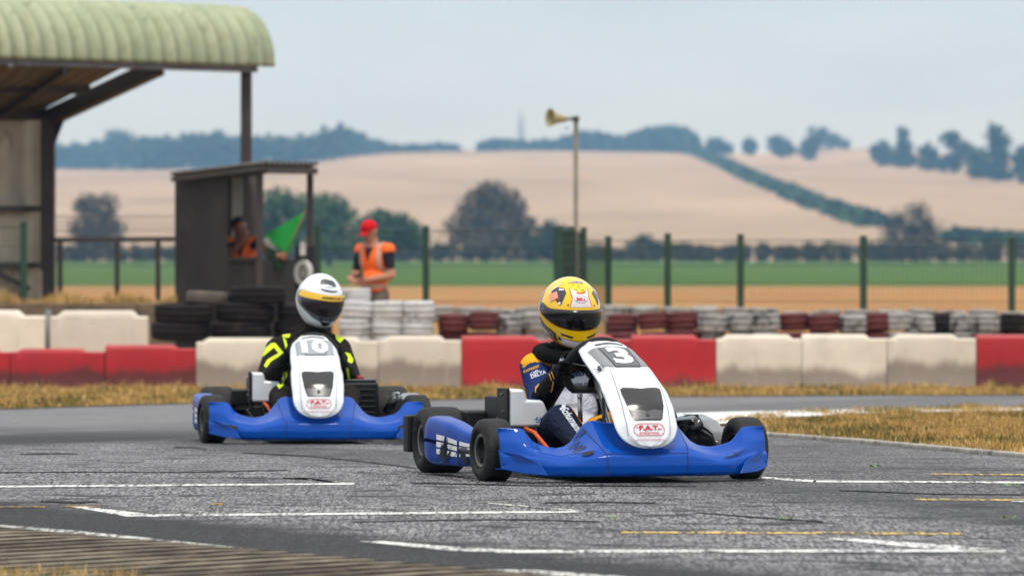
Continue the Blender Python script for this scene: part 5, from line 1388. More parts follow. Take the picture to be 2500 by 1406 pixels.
# ---------------------------------------------------------------- front driver
def driver_front():
    r = thing('person', K1.location, YAW1, 'front kart driver in a yellow helmet and a navy and white racing suit', 'person')
    bpy.context.view_layer.update()
    B = dict(pel=(.03, .84, .17), chest=(.045, .93, .36), neck=(.045, .90, .475), sr=(-.095, .905, .445), sl=(.185, .905, .445),
             er=(-.118, .735, .306), el=(.25, .73, .30), hr=(-.108, .462, .430), hl=(.150, .455, .43),
             hpr=(-.07, .76, .15), hpl=(.13, .76, .15), kr=(-.125, .405, .238), kl=(.19, .40, .24), ar=(-.115, .06, .115), al=(.15, .06, .115))
    B = {k: Vector(v) for k, v in B.items()}
    ringc = Vector((0, .375, .452)); tilt = R(38); ax = Vector((0, math.sin(R(90)-tilt), math.cos(R(90)-tilt))); U = Vector((1, 0, 0)); Vv = ax.cross(U); Vv = Vv if Vv.z > 0 else -Vv
    def ringp(a): return ringc+U*(.012+.125*math.cos(a))+Vv*(.142*math.sin(a)), (-U*math.sin(a)+Vv*math.cos(a)), (U*math.cos(a)+Vv*math.sin(a))
    aR, aL = R(178), R(2)
    cR, tR, oR = ringp(aR); cL, tL, oL = ringp(aL)
    def build(bm):
        c = lambda a, ra, b, rb: capsule(bm, a, ra, b, rb)
        ball(bm, B['pel'], (.155, .12, .105)); ball(bm, B['chest'], (.150, .105, .135)); ball(bm, (B['pel']+B['chest'])/2, (.138, .105, .13))
        c(B['chest']+Vector((0, -.01, .07)), .085, B['neck'], .06); c(B['neck'], .058, B['neck']+Vector((0, -.02, .08)), .055)
        for s in 'rl':
            c(B['chest']+Vector((0, 0, .07)), .078, B['s'+s], .064); c(B['s'+s], .064, B['e'+s], .052); c(B['e'+s], .056, B['h'+s], .043)
            c(B['hp'+s], .092, B['k'+s], .066); c(B['k'+s], .065, B['a'+s], .046)
            f = B['a'+s]; c(f, .043, f+Vector((0, .03, -.035)), .036); c(f+Vector((0, .03, -.035)), .036, f+Vector((0.02 if s == 'r' else -.02, -.075, .075)), .034); c(f+Vector((0.02 if s == 'r' else -.02, -.075, .075)), .034, f+Vector((0.03 if s == 'r' else -.03, -.085, .115)), .028)
        # elbow and knee creases
        for s, (cc, tt, oo) in (('r', (cR, tR, oR)), ('l', (cL, tL, oL))):
            tw = (B['h'+s]-cc); tw = (tw - tt*tw.dot(tt)).normalized()
            palm(bm, B['h'+s], cc, tt, tw, 1.25); grip(bm, cc, tt, oo, tw, 1.25, thumb_side=-1 if s == 'r' else 1)
    bones = {'torso': (B['pel'], B['chest'], .13), 'neck': (B['chest']+Vector((0, 0, .1)), B['neck']+Vector((0, -.02, .08)), .06)}
    for s in 'rl':
        bones['up'+s] = (B['s'+s], B['e'+s], .06); bones['fo'+s] = (B['e'+s], B['h'+s], .045); bones['ha'+s] = (B['h'+s], cR if s == 'r' else cL, .04)
        bones['th'+s] = (B['hp'+s], B['k'+s], .075); bones['sh'+s] = (B['k'+s], B['a'+s], .055); bones['ft'+s] = (B['a'+s], B['a'+s]+Vector((0, -.08, .10)), .035)
    def mf(p, n):
        k, t = nearest(p, bones)
        if k in ('har', 'hal'): return 3
        if k.startswith('fo'): return 3 if t > .12 else 0
        if k.startswith('ft'): return 4
        if k.startswith('up'):
            if t < .16 and n.z > .30: return 2
            return 0
        if k == 'neck': return 3
        if k == 'torso':
            if p.z > .43 and abs(p.x-.045) > .10 and n.z > .25: return 2
            if p.z < .17: return 5
            if p.x < -.075 and p.z < .30: return 2
            return 1
        if k.startswith('th') or k.startswith('sh'):
            q = p.x - (B['k'+k[-1]].x); s_ = -1 if k.endswith('r') else 1
            if n.x*s_ < -.55 and n.z > -.1: return 2
            if k.startswith('th') and t < .3 and n.x*s_ > .45: return 2
            return 5
        return 0
    body = fuse('body', build, .0065, [M_navy, M_suitw, M_yel, M_blk, M_shoe, M_dnavy], mf, r, 4)
    # padded neck brace
    bm = bmesh.new(); ring = []
    for i in range(28):
        a = 2*math.pi*i/28; ring.append(B['neck']+Vector((.118*math.cos(a), -.015+.105*math.sin(a), .032+.022*math.sin(a))))
    tube(bm, ring, .036, 12, closed=True)
    for v in bm.verts: v.co.z = B['neck'].z+.02+(v.co.z-B['neck'].z-.02)*.85
    nb = bm_obj('neck_brace', bm, M_blk, r, smooth=True)
    bm = bmesh.new(); tube(bm, [B['neck']+Vector((-.02, -.105, .01)), B['chest']+Vector((-.005, -.112, .085)), B['chest']+Vector((.005, -.114, .062))], [.03, .028, .018], 10)
    bm_obj('chin_tab', bm, M_blk, nb, smooth=True)
    # helmet
    h, pt = helmet(r, Vector((.042, .845, .676)), (R(11), 0, R(3)), glossy('yellow_shell', '#f3bf00'), 1.0)
    rimv = [(-100, 10), (-97, 16), (-86, 17), (-60, 12), (-30, 13), (0, 13.5), (30, 13), (60, 12), (86, 17), (97, 16), (100, 10), (92, 3), (80, -2), (62, -8), (40, -13), (20, -15), (0, -15.5), (-20, -15), (-40, -13), (-62, -8), (-80, -2), (-92, 3)]
    M_vis = mat('smoked_visor', '#120e0f', .12, var=.05, coat=.3)
    vz = decal('visor', poly2d(rimv), hm(pt, .006), M_vis, h, 6); vz.modifiers.new('s', 'SOLIDIFY').thickness = -.004
    big = [(a*1.015, 1.5+(b-1.5)*1.10) for a, b in rimv]; decal('visor_gasket', poly2d(big), hm(pt, .003), M_blackp, h, 6)
    for s in (-1, 1):
        decal('pivot', ellipse2d(s*92, 11, 2.6, 2.6), hm(pt, .009), M_iron, vz, 3); decal('pivot', ellipse2d(s*84, 2, 1.4, 1.4), hm(pt, .009), M_iron, vz, 3)
    G_w, G_o, G_d = glossy('white_lacquer', '#dcdcdc'), glossy('orange_lacquer', '#e0541d'), glossy('black_lacquer', '#2a2a2d')
    G_mix = glossy('grey_lacquer', '#8b8e95'); G_pk = glossy('pale_orange_lacquer', '#e3a184'); G_redl = glossy('red_lacquer', '#c41f2a')
    D = lambda n, sh, m, off, ml=5: decal(n, sh, hm(pt, off), m, h, ml)
    D('forehead_stripe', poly2d([(-20, 19), (20, 19), (17, 34), (25, 52), (20, 50), (13, 42), (0, 40), (-13, 42), (-20, 50), (-25, 52), (-17, 34)]), G_w, .002)
    D('orange_edge', merge(poly2d([(-20.5, 19), (-19, 19), (-16, 34), (-24, 52), (-26, 52), (-18, 34)]), poly2d([(20.5, 19), (19, 19), (16, 34), (24, 52), (26, 52), (18, 34)]), poly2d([(-14, 43), (0, 40.5), (14, 43), (11, 45.5), (0, 43), (-11, 45.5)])), G_o, .003, 4)
    D('dot_rows', merge(*[ellipse2d(-14+i*3.5, 20.8+j*2.2, .7, .7, 6) for i in range(9) for j in range(3)]), G_pk, .003)
    D('badge', ellipse2d(0, 31.5, 13, 5.2), M_wp, .003); D('badge_ring', merge(ring2d([(13.4*math.cos(t), 31.5+5.6*math.sin(t)) for t in np.linspace(0, 6.283, 30, endpoint=False)], [(12.4*math.cos(t), 31.5+4.9*math.sin(t)) for t in np.linspace(0, 6.283, 30, endpoint=False)])), G_mix, .0038)
    D('lettering', fit(text2d('BELL', .05), -9.5, 28.8, 9.5, 34.2), G_redl, .0042, 3)
    D('temple_flash', merge(poly2d([(-37, 21), (-31, 43), (-40, 52), (-62, 52), (-80, 46), (-75, 42), (-58, 36), (-48, 26)]), poly2d([(40, 21), (34, 42), (48, 47), (60, 40), (52, 27)])), G_d, .002)
    D('temple_chequer', merge(poly2d([(-64, 24), (-46, 33), (-56, 44), (-77, 36)])), G_pk, .003)
    D('temple_dots', merge(*[ellipse2d(-74+i*4.2+j*3.4, 35-i*1.9+j*2.1, 1.1, .9, 6) for i in range(6) for j in range(4)]), G_o, .0038)
    D('white_flake', merge(poly2d([(-80, 36), (-70, 55), (-58, 62), (-66, 50)]), poly2d([(-44, 23), (-39, 21.5), (-38, 25), (-42, 26)]), poly2d([(-52, 46), (-38, 47), (-40, 49.5), (-54, 49)]), poly2d([(44, 22), (49, 27), (46, 29), (43, 25)]), poly2d([(56, 36), (64, 48), (58, 52), (53, 42)])), G_w, .0036)
    D('crown_flake', merge(poly2d([(-40, 64), (-10, 66), (20, 63), (40, 68), (20, 70), (-10, 72)])), G_mix, .002)
    D('vent_hole', merge(*[ellipse2d(a, b, 1.6, 1.3, 10) for a, b in ((-9, 48), (9, 48), (0, 56), (-16, 60), (14, 60), (-50, 60), (-24, 22), (26, 21), (0, 68))]), M_blackp, .004)
    # chin: lip with slots, white panel, dark lower edge
    D('brow_lip', poly2d([(-62, -11), (-40, -15.5), (-20, -17.5), (0, -18), (20, -17.5), (40, -15.5), (62, -11), (58, -20), (34, -29), (0, -31), (-34, -29), (-58, -22)]), glossy('yellow_lip', '#f4c400'), .007)
    D('chin_slot', merge(poly2d([(-36, -23), (-12, -25.5), (-14, -28), (-34, -26)]), poly2d([(36, -23), (12, -25.5), (14, -28), (34, -26)]), poly2d([(-64, -19), (-44, -26), (-45, -27.5), (-64, -21)])), M_blackp, .009, 4)
    D('chin_panel', poly2d([(-40, -31), (0, -33.5), (40, -31), (36, -42), (0, -45), (-36, -42)]), glossy('chin_white', '#cfcfd2'), .003)
    D('chin_dots', merge(*[ellipse2d(-33+i*4, -39.2-j*1.5, .9, .6, 6) for i in range(17) for j in range(3)]), G_pk, .004)
    D('chin_mark', merge(poly2d([(-40, -30), (-33, -35), (-44, -36)]), poly2d([(40, -30), (33, -35), (44, -36)])), M_blackp, .0045)
    D('chin_trim', poly2d([(-110, -40), (-70, -44), (-40, -46), (0, -48), (40, -46), (70, -44), (110, -40), (110, -43), (70, -48), (38, -50), (0, -52), (-38, -50), (-70, -48), (-110, -43)]), M_blackp, .003)
    D('chin_band', merge(poly2d([(-30, -51), (0, -53), (30, -51), (28, -56), (0, -58), (-28, -56)])), G_o, .002); D('chin_flash', poly2d([(-70, -49), (-32, -52), (-30, -58), (-66, -56)]), G_pk, .002)
    D('side_flash', merge(poly2d([(-106, -8), (-90, -14), (-70, -24), (-48, -30), (-46, -42), (-68, -38), (-92, -26)])), G_d, .002); D('side_pale', poly2d([(-112, -16), (-96, -26), (-74, -40), (-52, -45), (-70, -47), (-100, -36)]), G_w, .0028)
    D('side_lettering', fitq(text2d('LAO', .02, .2), (-84, -28), (-54, -38), (-84, -20)), G_mix, .0036, 4)
    D('ear_flash', poly2d([(-118, 6), (-108, -2), (-104, 22), (-112, 40), (-122, 30)]), G_mix, .002)
    bm = bmesh.new(); c = pt(88, 4, .008); box(bm, c, (.010, .016, .012)); bm_obj('visor_tab', bm, M_iron, h, bevel=.002)
    # suit lettering and piping, laid on the cloth where the photograph shows them
    bvh = bvh_of([body]); pm = pixmap(bvh, .0025)
    DL = lambda n, sh, m, ml=4: decal(n, sh, pm, m, body, ml, world=True)
    T = lambda s, a, b, d, bold=.02, sh=0: fitq(text2d(s, bold, sh), a, b, d)
    DL('sleeve_lettering', merge(T('JMS', (1275, 897), (1297, 888), (1275, 889)), T('EXPRESS', (1280, 911), (1316, 897), (1279, 905))), M_yprint)
    DL('sleeve_lettering', merge(T('DELTA', (1298, 925), (1333, 912), (1296, 916), .03), T('OIL', (1296, 918), (1318, 906), (1294, 912))), M_suitw)
    DL('shoulder_lettering', T('LRX', (1312, 852), (1331, 866), (1317, 846), .03), M_blackp)
    DL('glove_piping', merge(*[poly2d([(x, y), (x+3, y-1), (x+9, y+16), (x+7, y+17)]) for x, y in ((1340, 912), (1346, 908))], poly2d([(1350, 930), (1353, 930), (1350, 950), (1345, 958), (1344, 955), (1347, 948)]), poly2d([(1308, 944), (1317, 936), (1318, 939), (1310, 950), (1310, 958), (1307, 957)])), M_yprint)
    DL('chest_lettering', merge(T('innov', (1400, 920), (1428, 918), (1400, 902), .03), T('ative studio', (1402, 942), (1452, 940), (1402, 932), .01)), M_navy)
    DL('glove_lettering', merge(T('AX', (1366, 882), (1380, 880), (1366, 876), .03)), M_suitw)
    DL('leg_lettering', merge(T('Schumanns', (1365, 997), (1412, 1063), (1385, 993), .03, .2), poly2d([(1372, 988), (1382, 986), (1380, 996), (1370, 1000)])), M_suitw)
    b2 = bvh_of([nb]); pn = pixmap(b2, .002)
    decal('brace_lettering', T('SPARCO', (1358, 851), (1394, 855), (1358, 845), .02), pn, M_suitw, nb, 4, world=True)
    decal('brace_lettering', merge(poly2d([(1318, 824), (1328, 822), (1344, 838), (1330, 836)]), poly2d([(1326, 820), (1332, 820), (1338, 828)])), pn, M_suitw, nb, 4, world=True)
    # yellow toe of the right shoe
    return r
driver_front()

# ---------------------------------------------------------------- rear driver
def driver_rear():
    r = thing('person', K2.location, YAW2, 'rear kart driver in a white helmet and a black suit with lime patches', 'person')
    bpy.context.view_layer.update()
    B = dict(pel=(.02, .84, .17), chest=(.03, .95, .40), neck=(.055, .93, .55), sr=(-.145, .93, .478), sl=(.180, .93, .478), er=(-.222, .72, .305), el=(.235, .72, .305), hr=(-.128, .455, .432), hl=(.15, .455, .43),
             hpr=(-.08, .76, .15), hpl=(.12, .76, .15), kr=(-.155, .40, .235), kl=(.20, .40, .235), ar=(-.13, .06, .12), al=(.16, .06, .12))
    B = {k: Vector(v) for k, v in B.items()}
    ringc = Vector((0, .375, .452)); tilt = R(38); ax = Vector((0, math.sin(R(90)-tilt), math.cos(R(90)-tilt))); U = Vector((1, 0, 0)); Vv = ax.cross(U); Vv = Vv if Vv.z > 0 else -Vv
    def build(bm):
        c = lambda a, ra, b, rb: capsule(bm, a, ra, b, rb)
        ball(bm, B['pel'], (.165, .12, .11)); ball(bm, B['chest'], (.160, .115, .145)); ball(bm, (B['pel']+B['chest'])/2, (.155, .115, .14))
        c(B['chest']+Vector((0, -.01, .07)), .09, B['neck'], .065); c(B['neck'], .062, B['neck']+Vector((0, -.02, .07)), .058)
        for s in 'rl':
            c(B['chest']+Vector((0, 0, .08)), .08, B['s'+s], .072); c(B['neck']+Vector((0, 0, -.01)), .066, B['s'+s]+Vector((0, 0, .012)), .058); c(B['s'+s], .072, B['e'+s], .062); c(B['e'+s], .060, B['h'+s], .038)
            c(B['hp'+s], .095, B['k'+s], .07); c(B['k'+s], .068, B['a'+s], .048)
            f = B['a'+s]; c(f, .043, f+Vector((0, .03, -.035)), .036); c(f+Vector((0, .03, -.035)), .036, f+Vector((0, -.075, .075)), .034)
            a = R(178) if s == 'r' else R(2); cc = ringc+U*(.012+.125*math.cos(a))+Vv*(.142*math.sin(a)); tt = -U*math.sin(a)+Vv*math.cos(a); oo = U*math.cos(a)+Vv*math.sin(a)
            tw = (B['h'+s]-cc); tw = (tw-tt*tw.dot(tt)).normalized(); palm(bm, B['h'+s], cc, tt, tw); grip(bm, cc, tt, oo, tw, thumb_side=-1 if s == 'r' else 1)
    bones = {'t': (B['pel'], B['chest'], .14)}
    for s in 'rl': bones['ft'+s] = (B['a'+s], B['a'+s]+Vector((0, -.08, .08)), .035); bones['ha'+s] = (B['h'+s], ringc+Vector((-.142 if s == 'r' else .142, 0, 0)), .04); bones['sh'+s] = (B['k'+s], B['a'+s], .055); bones['up'+s] = (B['s'+s], B['e'+s], .06); bones['fo'+s] = (B['e'+s], B['h'+s], .05); bones['th'+s] = (B['hp'+s], B['k'+s], .08)
    def mf(p, n):
        k, t = nearest(p, bones)
        if k.startswith('ha'): return 1
        if k.startswith('ft'): return 2
        return 0
    body = fuse('body', build, .008, [M_char, M_blk, mat('pale_shoe', '#b9b9c0', .6)], mf, r, 4)
    h, pt = helmet(r, Vector((.075, .86, .742)), (R(9), R(5), R(17)), glossy('white_shell', '#dfe2e6'), .98)
    decal('visor_recess', poly2d([(-104, 6), (-98, 22), (-80, 25), (-40, 22), (0, 20), (40, 22), (80, 25), (98, 22), (104, 6), (84, -8), (62, -18), (34, -30), (0, -37), (-34, -30), (-62, -18), (-84, -8)]), hm(pt, .002), glossy('recess_grey', '#55565c', .3), h, 5)
    vz = decal('visor', poly2d([(-72, 0), (-70, 18), (-40, 19), (0, 18), (40, 19), (70, 18), (72, 0), (60, -11), (40, -18), (18, -23), (0, -24), (-18, -23), (-40, -18), (-60, -11)]), hm(pt, .006), mat('smoked_visor_brown', '#241d1d', .14, var=.1, coat=.3), h, 5)
    decal('visor_strip', poly2d([(-84, 11), (-80, 23.5), (-40, 21), (0, 19.5), (40, 21), (80, 23.5), (82, 11), (60, 11), (20, 8.5), (0, 8), (-20, 8.5), (-60, 9)]), hm(pt, .008), glossy('yellow_strip', '#efbd10', .3), vz, 5)
    decal('strip_lettering', fit(text2d('ARMOUR TUNE', .03, .2), -18, 11.0, 62, 16.5), hm(pt, .0095), M_blackp, vz, 4)
    decal('crown_vent', merge(ellipse2d(-8, 52, 18, 7), ellipse2d(10, 50, 16, 7), ellipse2d(18, 44, 8, 4), ellipse2d(-18, 47, 8, 4)), hm(pt, .004), glossy('vent_black', '#333338', .35), h, 5)
    decal('brow_vent', poly2d([(-22, 31), (-8, 27.5), (8, 27), (24, 29), (22, 31), (8, 30), (-8, 31), (-20, 33)]), hm(pt, .004), glossy('vent_dark', '#2e2e33', .35), h, 5)
    decal('crown_lettering', fit(text2d('SHIELD', .02), -13, 36, 13, 39), hm(pt, .003), M_greyp, h, 4)
    decal('chin_vent', poly2d([(-16, -26), (0, -28), (16, -26), (12, -37), (0, -42), (-12, -37)]), hm(pt, .004), M_blackp, h, 4)
    decal('chin_bar', poly2d([(-11, -30), (11, -30), (9, -32.5), (-9, -32.5)]), hm(pt, .006), M_greyp, h, 4)
    bvh = bvh_of([body]); pm = pixmap(bvh, .003)
    zz = lambda x, y: (640+x*.2419, 640+y*.2419)
    def L(*pts):
        cx, cy = sum(p[0] for p in pts)/len(pts), sum(p[1] for p in pts)/len(pts)
        return poly2d([zz(cx+(p[0]-cx)*1.12, cy+(p[1]-cy)*1.22) for p in pts])
    decal('lime_patch', merge(L((125, 660), (215, 632), (260, 680), (280, 735), (262, 755), (215, 745)), L((740, 740), (765, 705), (810, 712), (848, 742), (785, 805), (750, 775)), L((5, 905), (95, 832), (130, 832), (200, 910), (175, 935), (118, 868), (20, 945)), L((30, 1035), (60, 985), (160, 930), (195, 915), (165, 955), (90, 1000), (50, 1052)),
          L((212, 765), (240, 790), (255, 850), (235, 865)), L((840, 922), (885, 935), (915, 985), (900, 1015), (865, 1000), (868, 960)), L((845, 1075), (868, 1080), (885, 1180), (870, 1190)), L((210, 1115), (250, 1095), (255, 1150), (220, 1200), (205, 1160)), L((150, 1235), (225, 1185), (215, 1240), (175, 1272)), L((240, 620), (300, 608), (360, 612), (355, 625), (250, 632))), pm, M_lime, body, 5, world=True)
    decal('white_patch', merge(L((215, 632), (235, 632), (268, 690), (262, 700)), L((745, 715), (765, 700), (782, 706), (750, 735))), pm, M_suitw, body, 5, world=True)
    decal('shoulder_lettering', merge(fitq(text2d('RPM', .03), zz(170, 700), zz(235, 720), zz(185, 675)), fitq(text2d('RPM', .03), zz(775, 760), zz(825, 738), zz(768, 742))), pixmap(bvh, .005), M_blackp, body, 4, world=True)
    return r
driver_rear()

# ---------------------------------------------------------------- marshals
def fingers(bm, base_, d, side, up, s=1.0, curl=.6):
    d, side, up = Vector(d).normalized(), Vector(side).normalized(), Vector(up).normalized(); base_ = Vector(base_)
    capsule(bm, base_, .024*s, base_+d*.05*s, .026*s, 8)
    for i, (o, l) in enumerate(((-.028, .066), (-.009, .076), (.010, .072), (.027, .056))):
        p0 = base_+d*.065*s+side*o*s; p1 = p0+(d*math.cos(curl*.5)+up*math.sin(curl*.5))*l*.5*s; p2 = p1+(d*math.cos(curl*1.4)+up*math.sin(curl*1.4))*l*.5*s
        capsule(bm, p0, .0095*s, p1, .009*s, 8); capsule(bm, p1, .009*s, p2, .0075*s, 8)
    t0 = base_+d*.015*s-side*.028*s; t1 = t0+(d*.6-side*.6+up*.4).normalized()*.036*s; capsule(bm, t0, .012*s, t1, .010*s, 8); capsule(bm, t1, .010*s, t1+(d*.9+up*.5).normalized()*.026*s, .0085*s, 8)
def head_caps(bm, c, fwd, s=1.0):
    """skull, jaw, nose, ears on a neck that the caller adds"""
    c, f = Vector(c), Vector(fwd).normalized(); sd = f.cross(Vector((0, 0, 1))).normalized(); up = sd.cross(f)
    ball(bm, c+up*.03*s, (.078*s, .092*s, .09*s)); ball(bm, c-up*.045*s+f*.025*s, (.058*s, .062*s, .06*s)); ball(bm, c-up*.085*s+f*.055*s, (.032*s, .028*s, .024*s))
    capsule(bm, c+f*.085*s-up*.002, .010*s, c+f*.108*s-up*.032*s, .013*s, 8)
    for k in (-1, 1): ball(bm, c+sd*.078*s*k-up*.012*s-f*.005, (.014*s, .020*s, .030*s))
    for k in (-1, 1): ball(bm, c+sd*.032*s*k+f*.078*s+up*.016*s, (.020*s, .018*s, .010*s))
def face_bits(parent, c, fwd, s=1.0):
    c, f = Vector(c), Vector(fwd).normalized(); sd = f.cross(Vector((0, 0, 1))).normalized(); up = sd.cross(f)
    me = mat('eye_white', '#d8d2cc', .3); mi = mat('iris', '#3a2a20', .3); ml = mat('lips', '#8d4f45', .5)
    for k in (-1, 1):
        bm = bmesh.new(); ball(bm, c+sd*.031*s*k+f*.086*s+up*.0, (.012*s, .010*s, .007*s)); e_ = bm_obj('eye', bm, me, parent, smooth=True)
        bm = bmesh.new(); ball(bm, c+sd*.031*s*k+f*.0945*s+up*.0, (.005*s, .004*s, .005*s)); bm_obj('iris', bm, mi, e_, smooth=True)
        bm = bmesh.new(); capsule(bm, c+sd*.018*s*k+f*.095*s+up*.021*s, .004*s, c+sd*.044*s*k+f*.088*s+up*.020*s, .003*s, 6); bm_obj('eyebrow', bm, M_hair, parent, smooth=True)
    bm = bmesh.new(); capsule(bm, c-sd*.02*s+f*.086*s-up*.060*s, .006*s, c+sd*.02*s+f*.086*s-up*.060*s, .006*s, 8); bm_obj('lips', bm, ml, parent, smooth=True)
def vest_from(body, pred, off, m, parent, name='hi_vis_vest'):
    bm = bmesh.new(); bm.from_mesh(body.data); bm.faces.ensure_lookup_table()
    bmesh.ops.delete(bm, geom=[f for f in bm.faces if not pred(f.calc_center_median(), f.normal)], context='FACES')
    for v in bm.verts: v.normal_update()
    for v in bm.verts: v.co += v.normal*off
    for f in bm.faces: f.material_index = 0
    me = bpy.data.meshes.new(name); bm.to_mesh(me); bm.free(); me.materials.append(m)
    me.polygons.foreach_set('use_smooth', [True]*len(me.polygons))
    o = link(bpy.data.objects.new(name, me), parent); o.modifiers.new('s', 'SOLIDIFY').thickness = .006
    return o
def marshal_cap():
    g = on(914, 65.0); rz = R(-34)
    r = thing('person', g, rz, 'trackside marshal in a red cap and orange high visibility vest, arms folded in front', 'person')
    hz = P(0, 535, 65).z-g.z                 # cap top
    k = hz/1.80
    V = lambda x, y, z: Vector((x, y, z))*k
    B = dict(pel=V(0, 0, .98), wa=V(0, -.01, 1.12), ch=V(0, 0, 1.36), nk=V(-.005, -.01, 1.53), hd=V(-.02, -.05, 1.66), sr=V(-.185, .01, 1.46), sl=V(.185, .01, 1.46), er=V(-.245, -.03, 1.17), el=V(.255, -.03, 1.17), hr=V(-.06, -.21, 1.19), hl=V(-.085, -.245, 1.10),
             hpr=V(-.09, 0, .95), hpl=V(.09, 0, .95), kr=V(-.10, -.02, .52), kl=V(.11, -.02, .52), ar=V(-.11, .02, .09), al=V(.12, .02, .09))
    fw = Vector((-.30, -.9, -.34)).normalized()
    def build(bm):
        c = lambda a, ra, b, rb: capsule(bm, a, ra*k, b, rb*k)
        ball(bm, B['pel'], (.165*k, .115*k, .12*k)); ball(bm, B['wa'], (.160*k, .115*k, .14*k)); ball(bm, B['ch'], (.175*k, .115*k, .17*k))
        c(B['ch']+V(0, 0, .1), .09, B['nk'], .062); c(B['nk'], .058, B['hd']-V(0, 0, .03), .056); head_caps(bm, B['hd'], fw, k)
        for s in 'rl':
            c(B['ch']+V(0, 0, .09), .08, B['s'+s], .065); c(B['s'+s], .062, B['e'+s], .046); c(B['e'+s], .044, B['h'+s], .030)
            c(B['hp'+s], .092, B['k'+s], .060); c(B['k'+s], .058, B['a'+s], .042); c(B['a'+s]+V(0, .03, -.05), .04, B['a'+s]+V(0, -.16, -.055), .035)
        fingers(bm, B['hr'], (.9, -.3, -.2), (0, 0, 1), (0, -1, 0), k); fingers(bm, B['hl'], (-.8, .2, .5), (0, .5, .8), (0, -1, 0), k, .9)
    bones = {'t': (B['pel'], B['ch'], .13*k), 'hd': (B['nk']+V(0, 0, .02), B['hd'], .07*k)}
    for s in 'rl': bones['up'+s] = (B['s'+s], B['e'+s], .055*k); bones['fo'+s] = (B['e'+s], B['h'+s], .035*k); bones['ha'+s] = (B['h'+s], B['h'+s]+V(.05, -.03, 0), .03); bones['th'+s] = (B['hp'+s], B['k'+s], .075*k); bones['sh'+s] = (B['k'+s], B['a'+s], .05*k); bones['ft'+s] = (B['a'+s]-V(0, 0, .05), B['a'+s]-V(0, .16, .05), .035*k)
    def mf(p, n):
        q, t = nearest(p, bones)
        if q == 'hd' or q.startswith('ha') or q.startswith('fo'): return 0
        if q.startswith('up'): return 1 if t < .78 else 0
        if q.startswith('th') or q.startswith('sh'): return 2
        if q.startswith('ft'): return 3
        if p.z > 1.50*k: return 0
        return 1 if p.z > .98*k else 2
    body = fuse('body', build, .009, [M_skin, M_tee, M_pant, M_shoe], mf, r, 3)
    def pv(p, n):
        q, t = nearest(p, bones)
        if q.startswith('fo') or q.startswith('ha') or q == 'hd': return False
        if q.startswith('up'): return t < .12 and p.z > 1.40*k
        if p.z < 1.0*k or p.z > 1.53*k or q.startswith('th'): return False
        if n.y < 0.2 and p.y < .02 and p.z > 1.32*k and abs(p.x+.01) < (p.z-1.30*k)*.34: return False
        return True
    v = vest_from(body, pv, .010, M_org, r)
    def pt_(p, n): return pv(p, n) and ((abs(abs(p.x)-.115*k) < .017*k and p.z > 1.22*k) or abs(p.z-1.055*k) < .026*k)
    vest_from(body, pt_, .0175, M_refl, v, 'reflective_strip')
    face_bits(body, B['hd'], fw, k)
    sd = fw.cross(Vector((0, 0, 1))).normalized(); up = sd.cross(fw); c = B['hd']
    bm = bmesh.new(); cap = []
    ball(bm, c+up*.048*k, (.090*k, .105*k, .088*k)); bmesh.ops.bisect_plane(bm, geom=bm.verts[:]+bm.edges[:]+bm.faces[:], plane_co=c+up*.028*k, plane_no=up, clear_inner=True)
    cp = bm_obj('cap', bm, M_redcap, r, smooth=True); cp.modifiers.new('s', 'SOLIDIFY').thickness = .004
    bm = bmesh.new(); vs, fs = grid(lambda u, w_: c+up*(.034-.016*w_-.020*(2*u-1)**2)*k+fw*(.075+.085*w_*math.sqrt(max(0, 1-(2*u-1)**2*.75)))*k+sd*(2*u-1)*.074*k, 13, 5)
    o = mesh_obj('peak', vs, fs, M_redcap, cp); o.modifiers.new('s', 'SOLIDIFY').thickness = .005
    bm = bmesh.new(); box(bm, B['hr']+V(.05, -.055, .0), (.035, .012, .09), Euler((0, R(60), 0))); t = bm_obj('radio', bm, M_blackp, None, bevel=.003)
    t.matrix_world = Matrix.Translation(g) @ Matrix.Rotation(rz, 4, 'Z'); tag(t, 'small black radio held in the folded hands of the red capped marshal', 'radio')
    return r
marshal_cap()
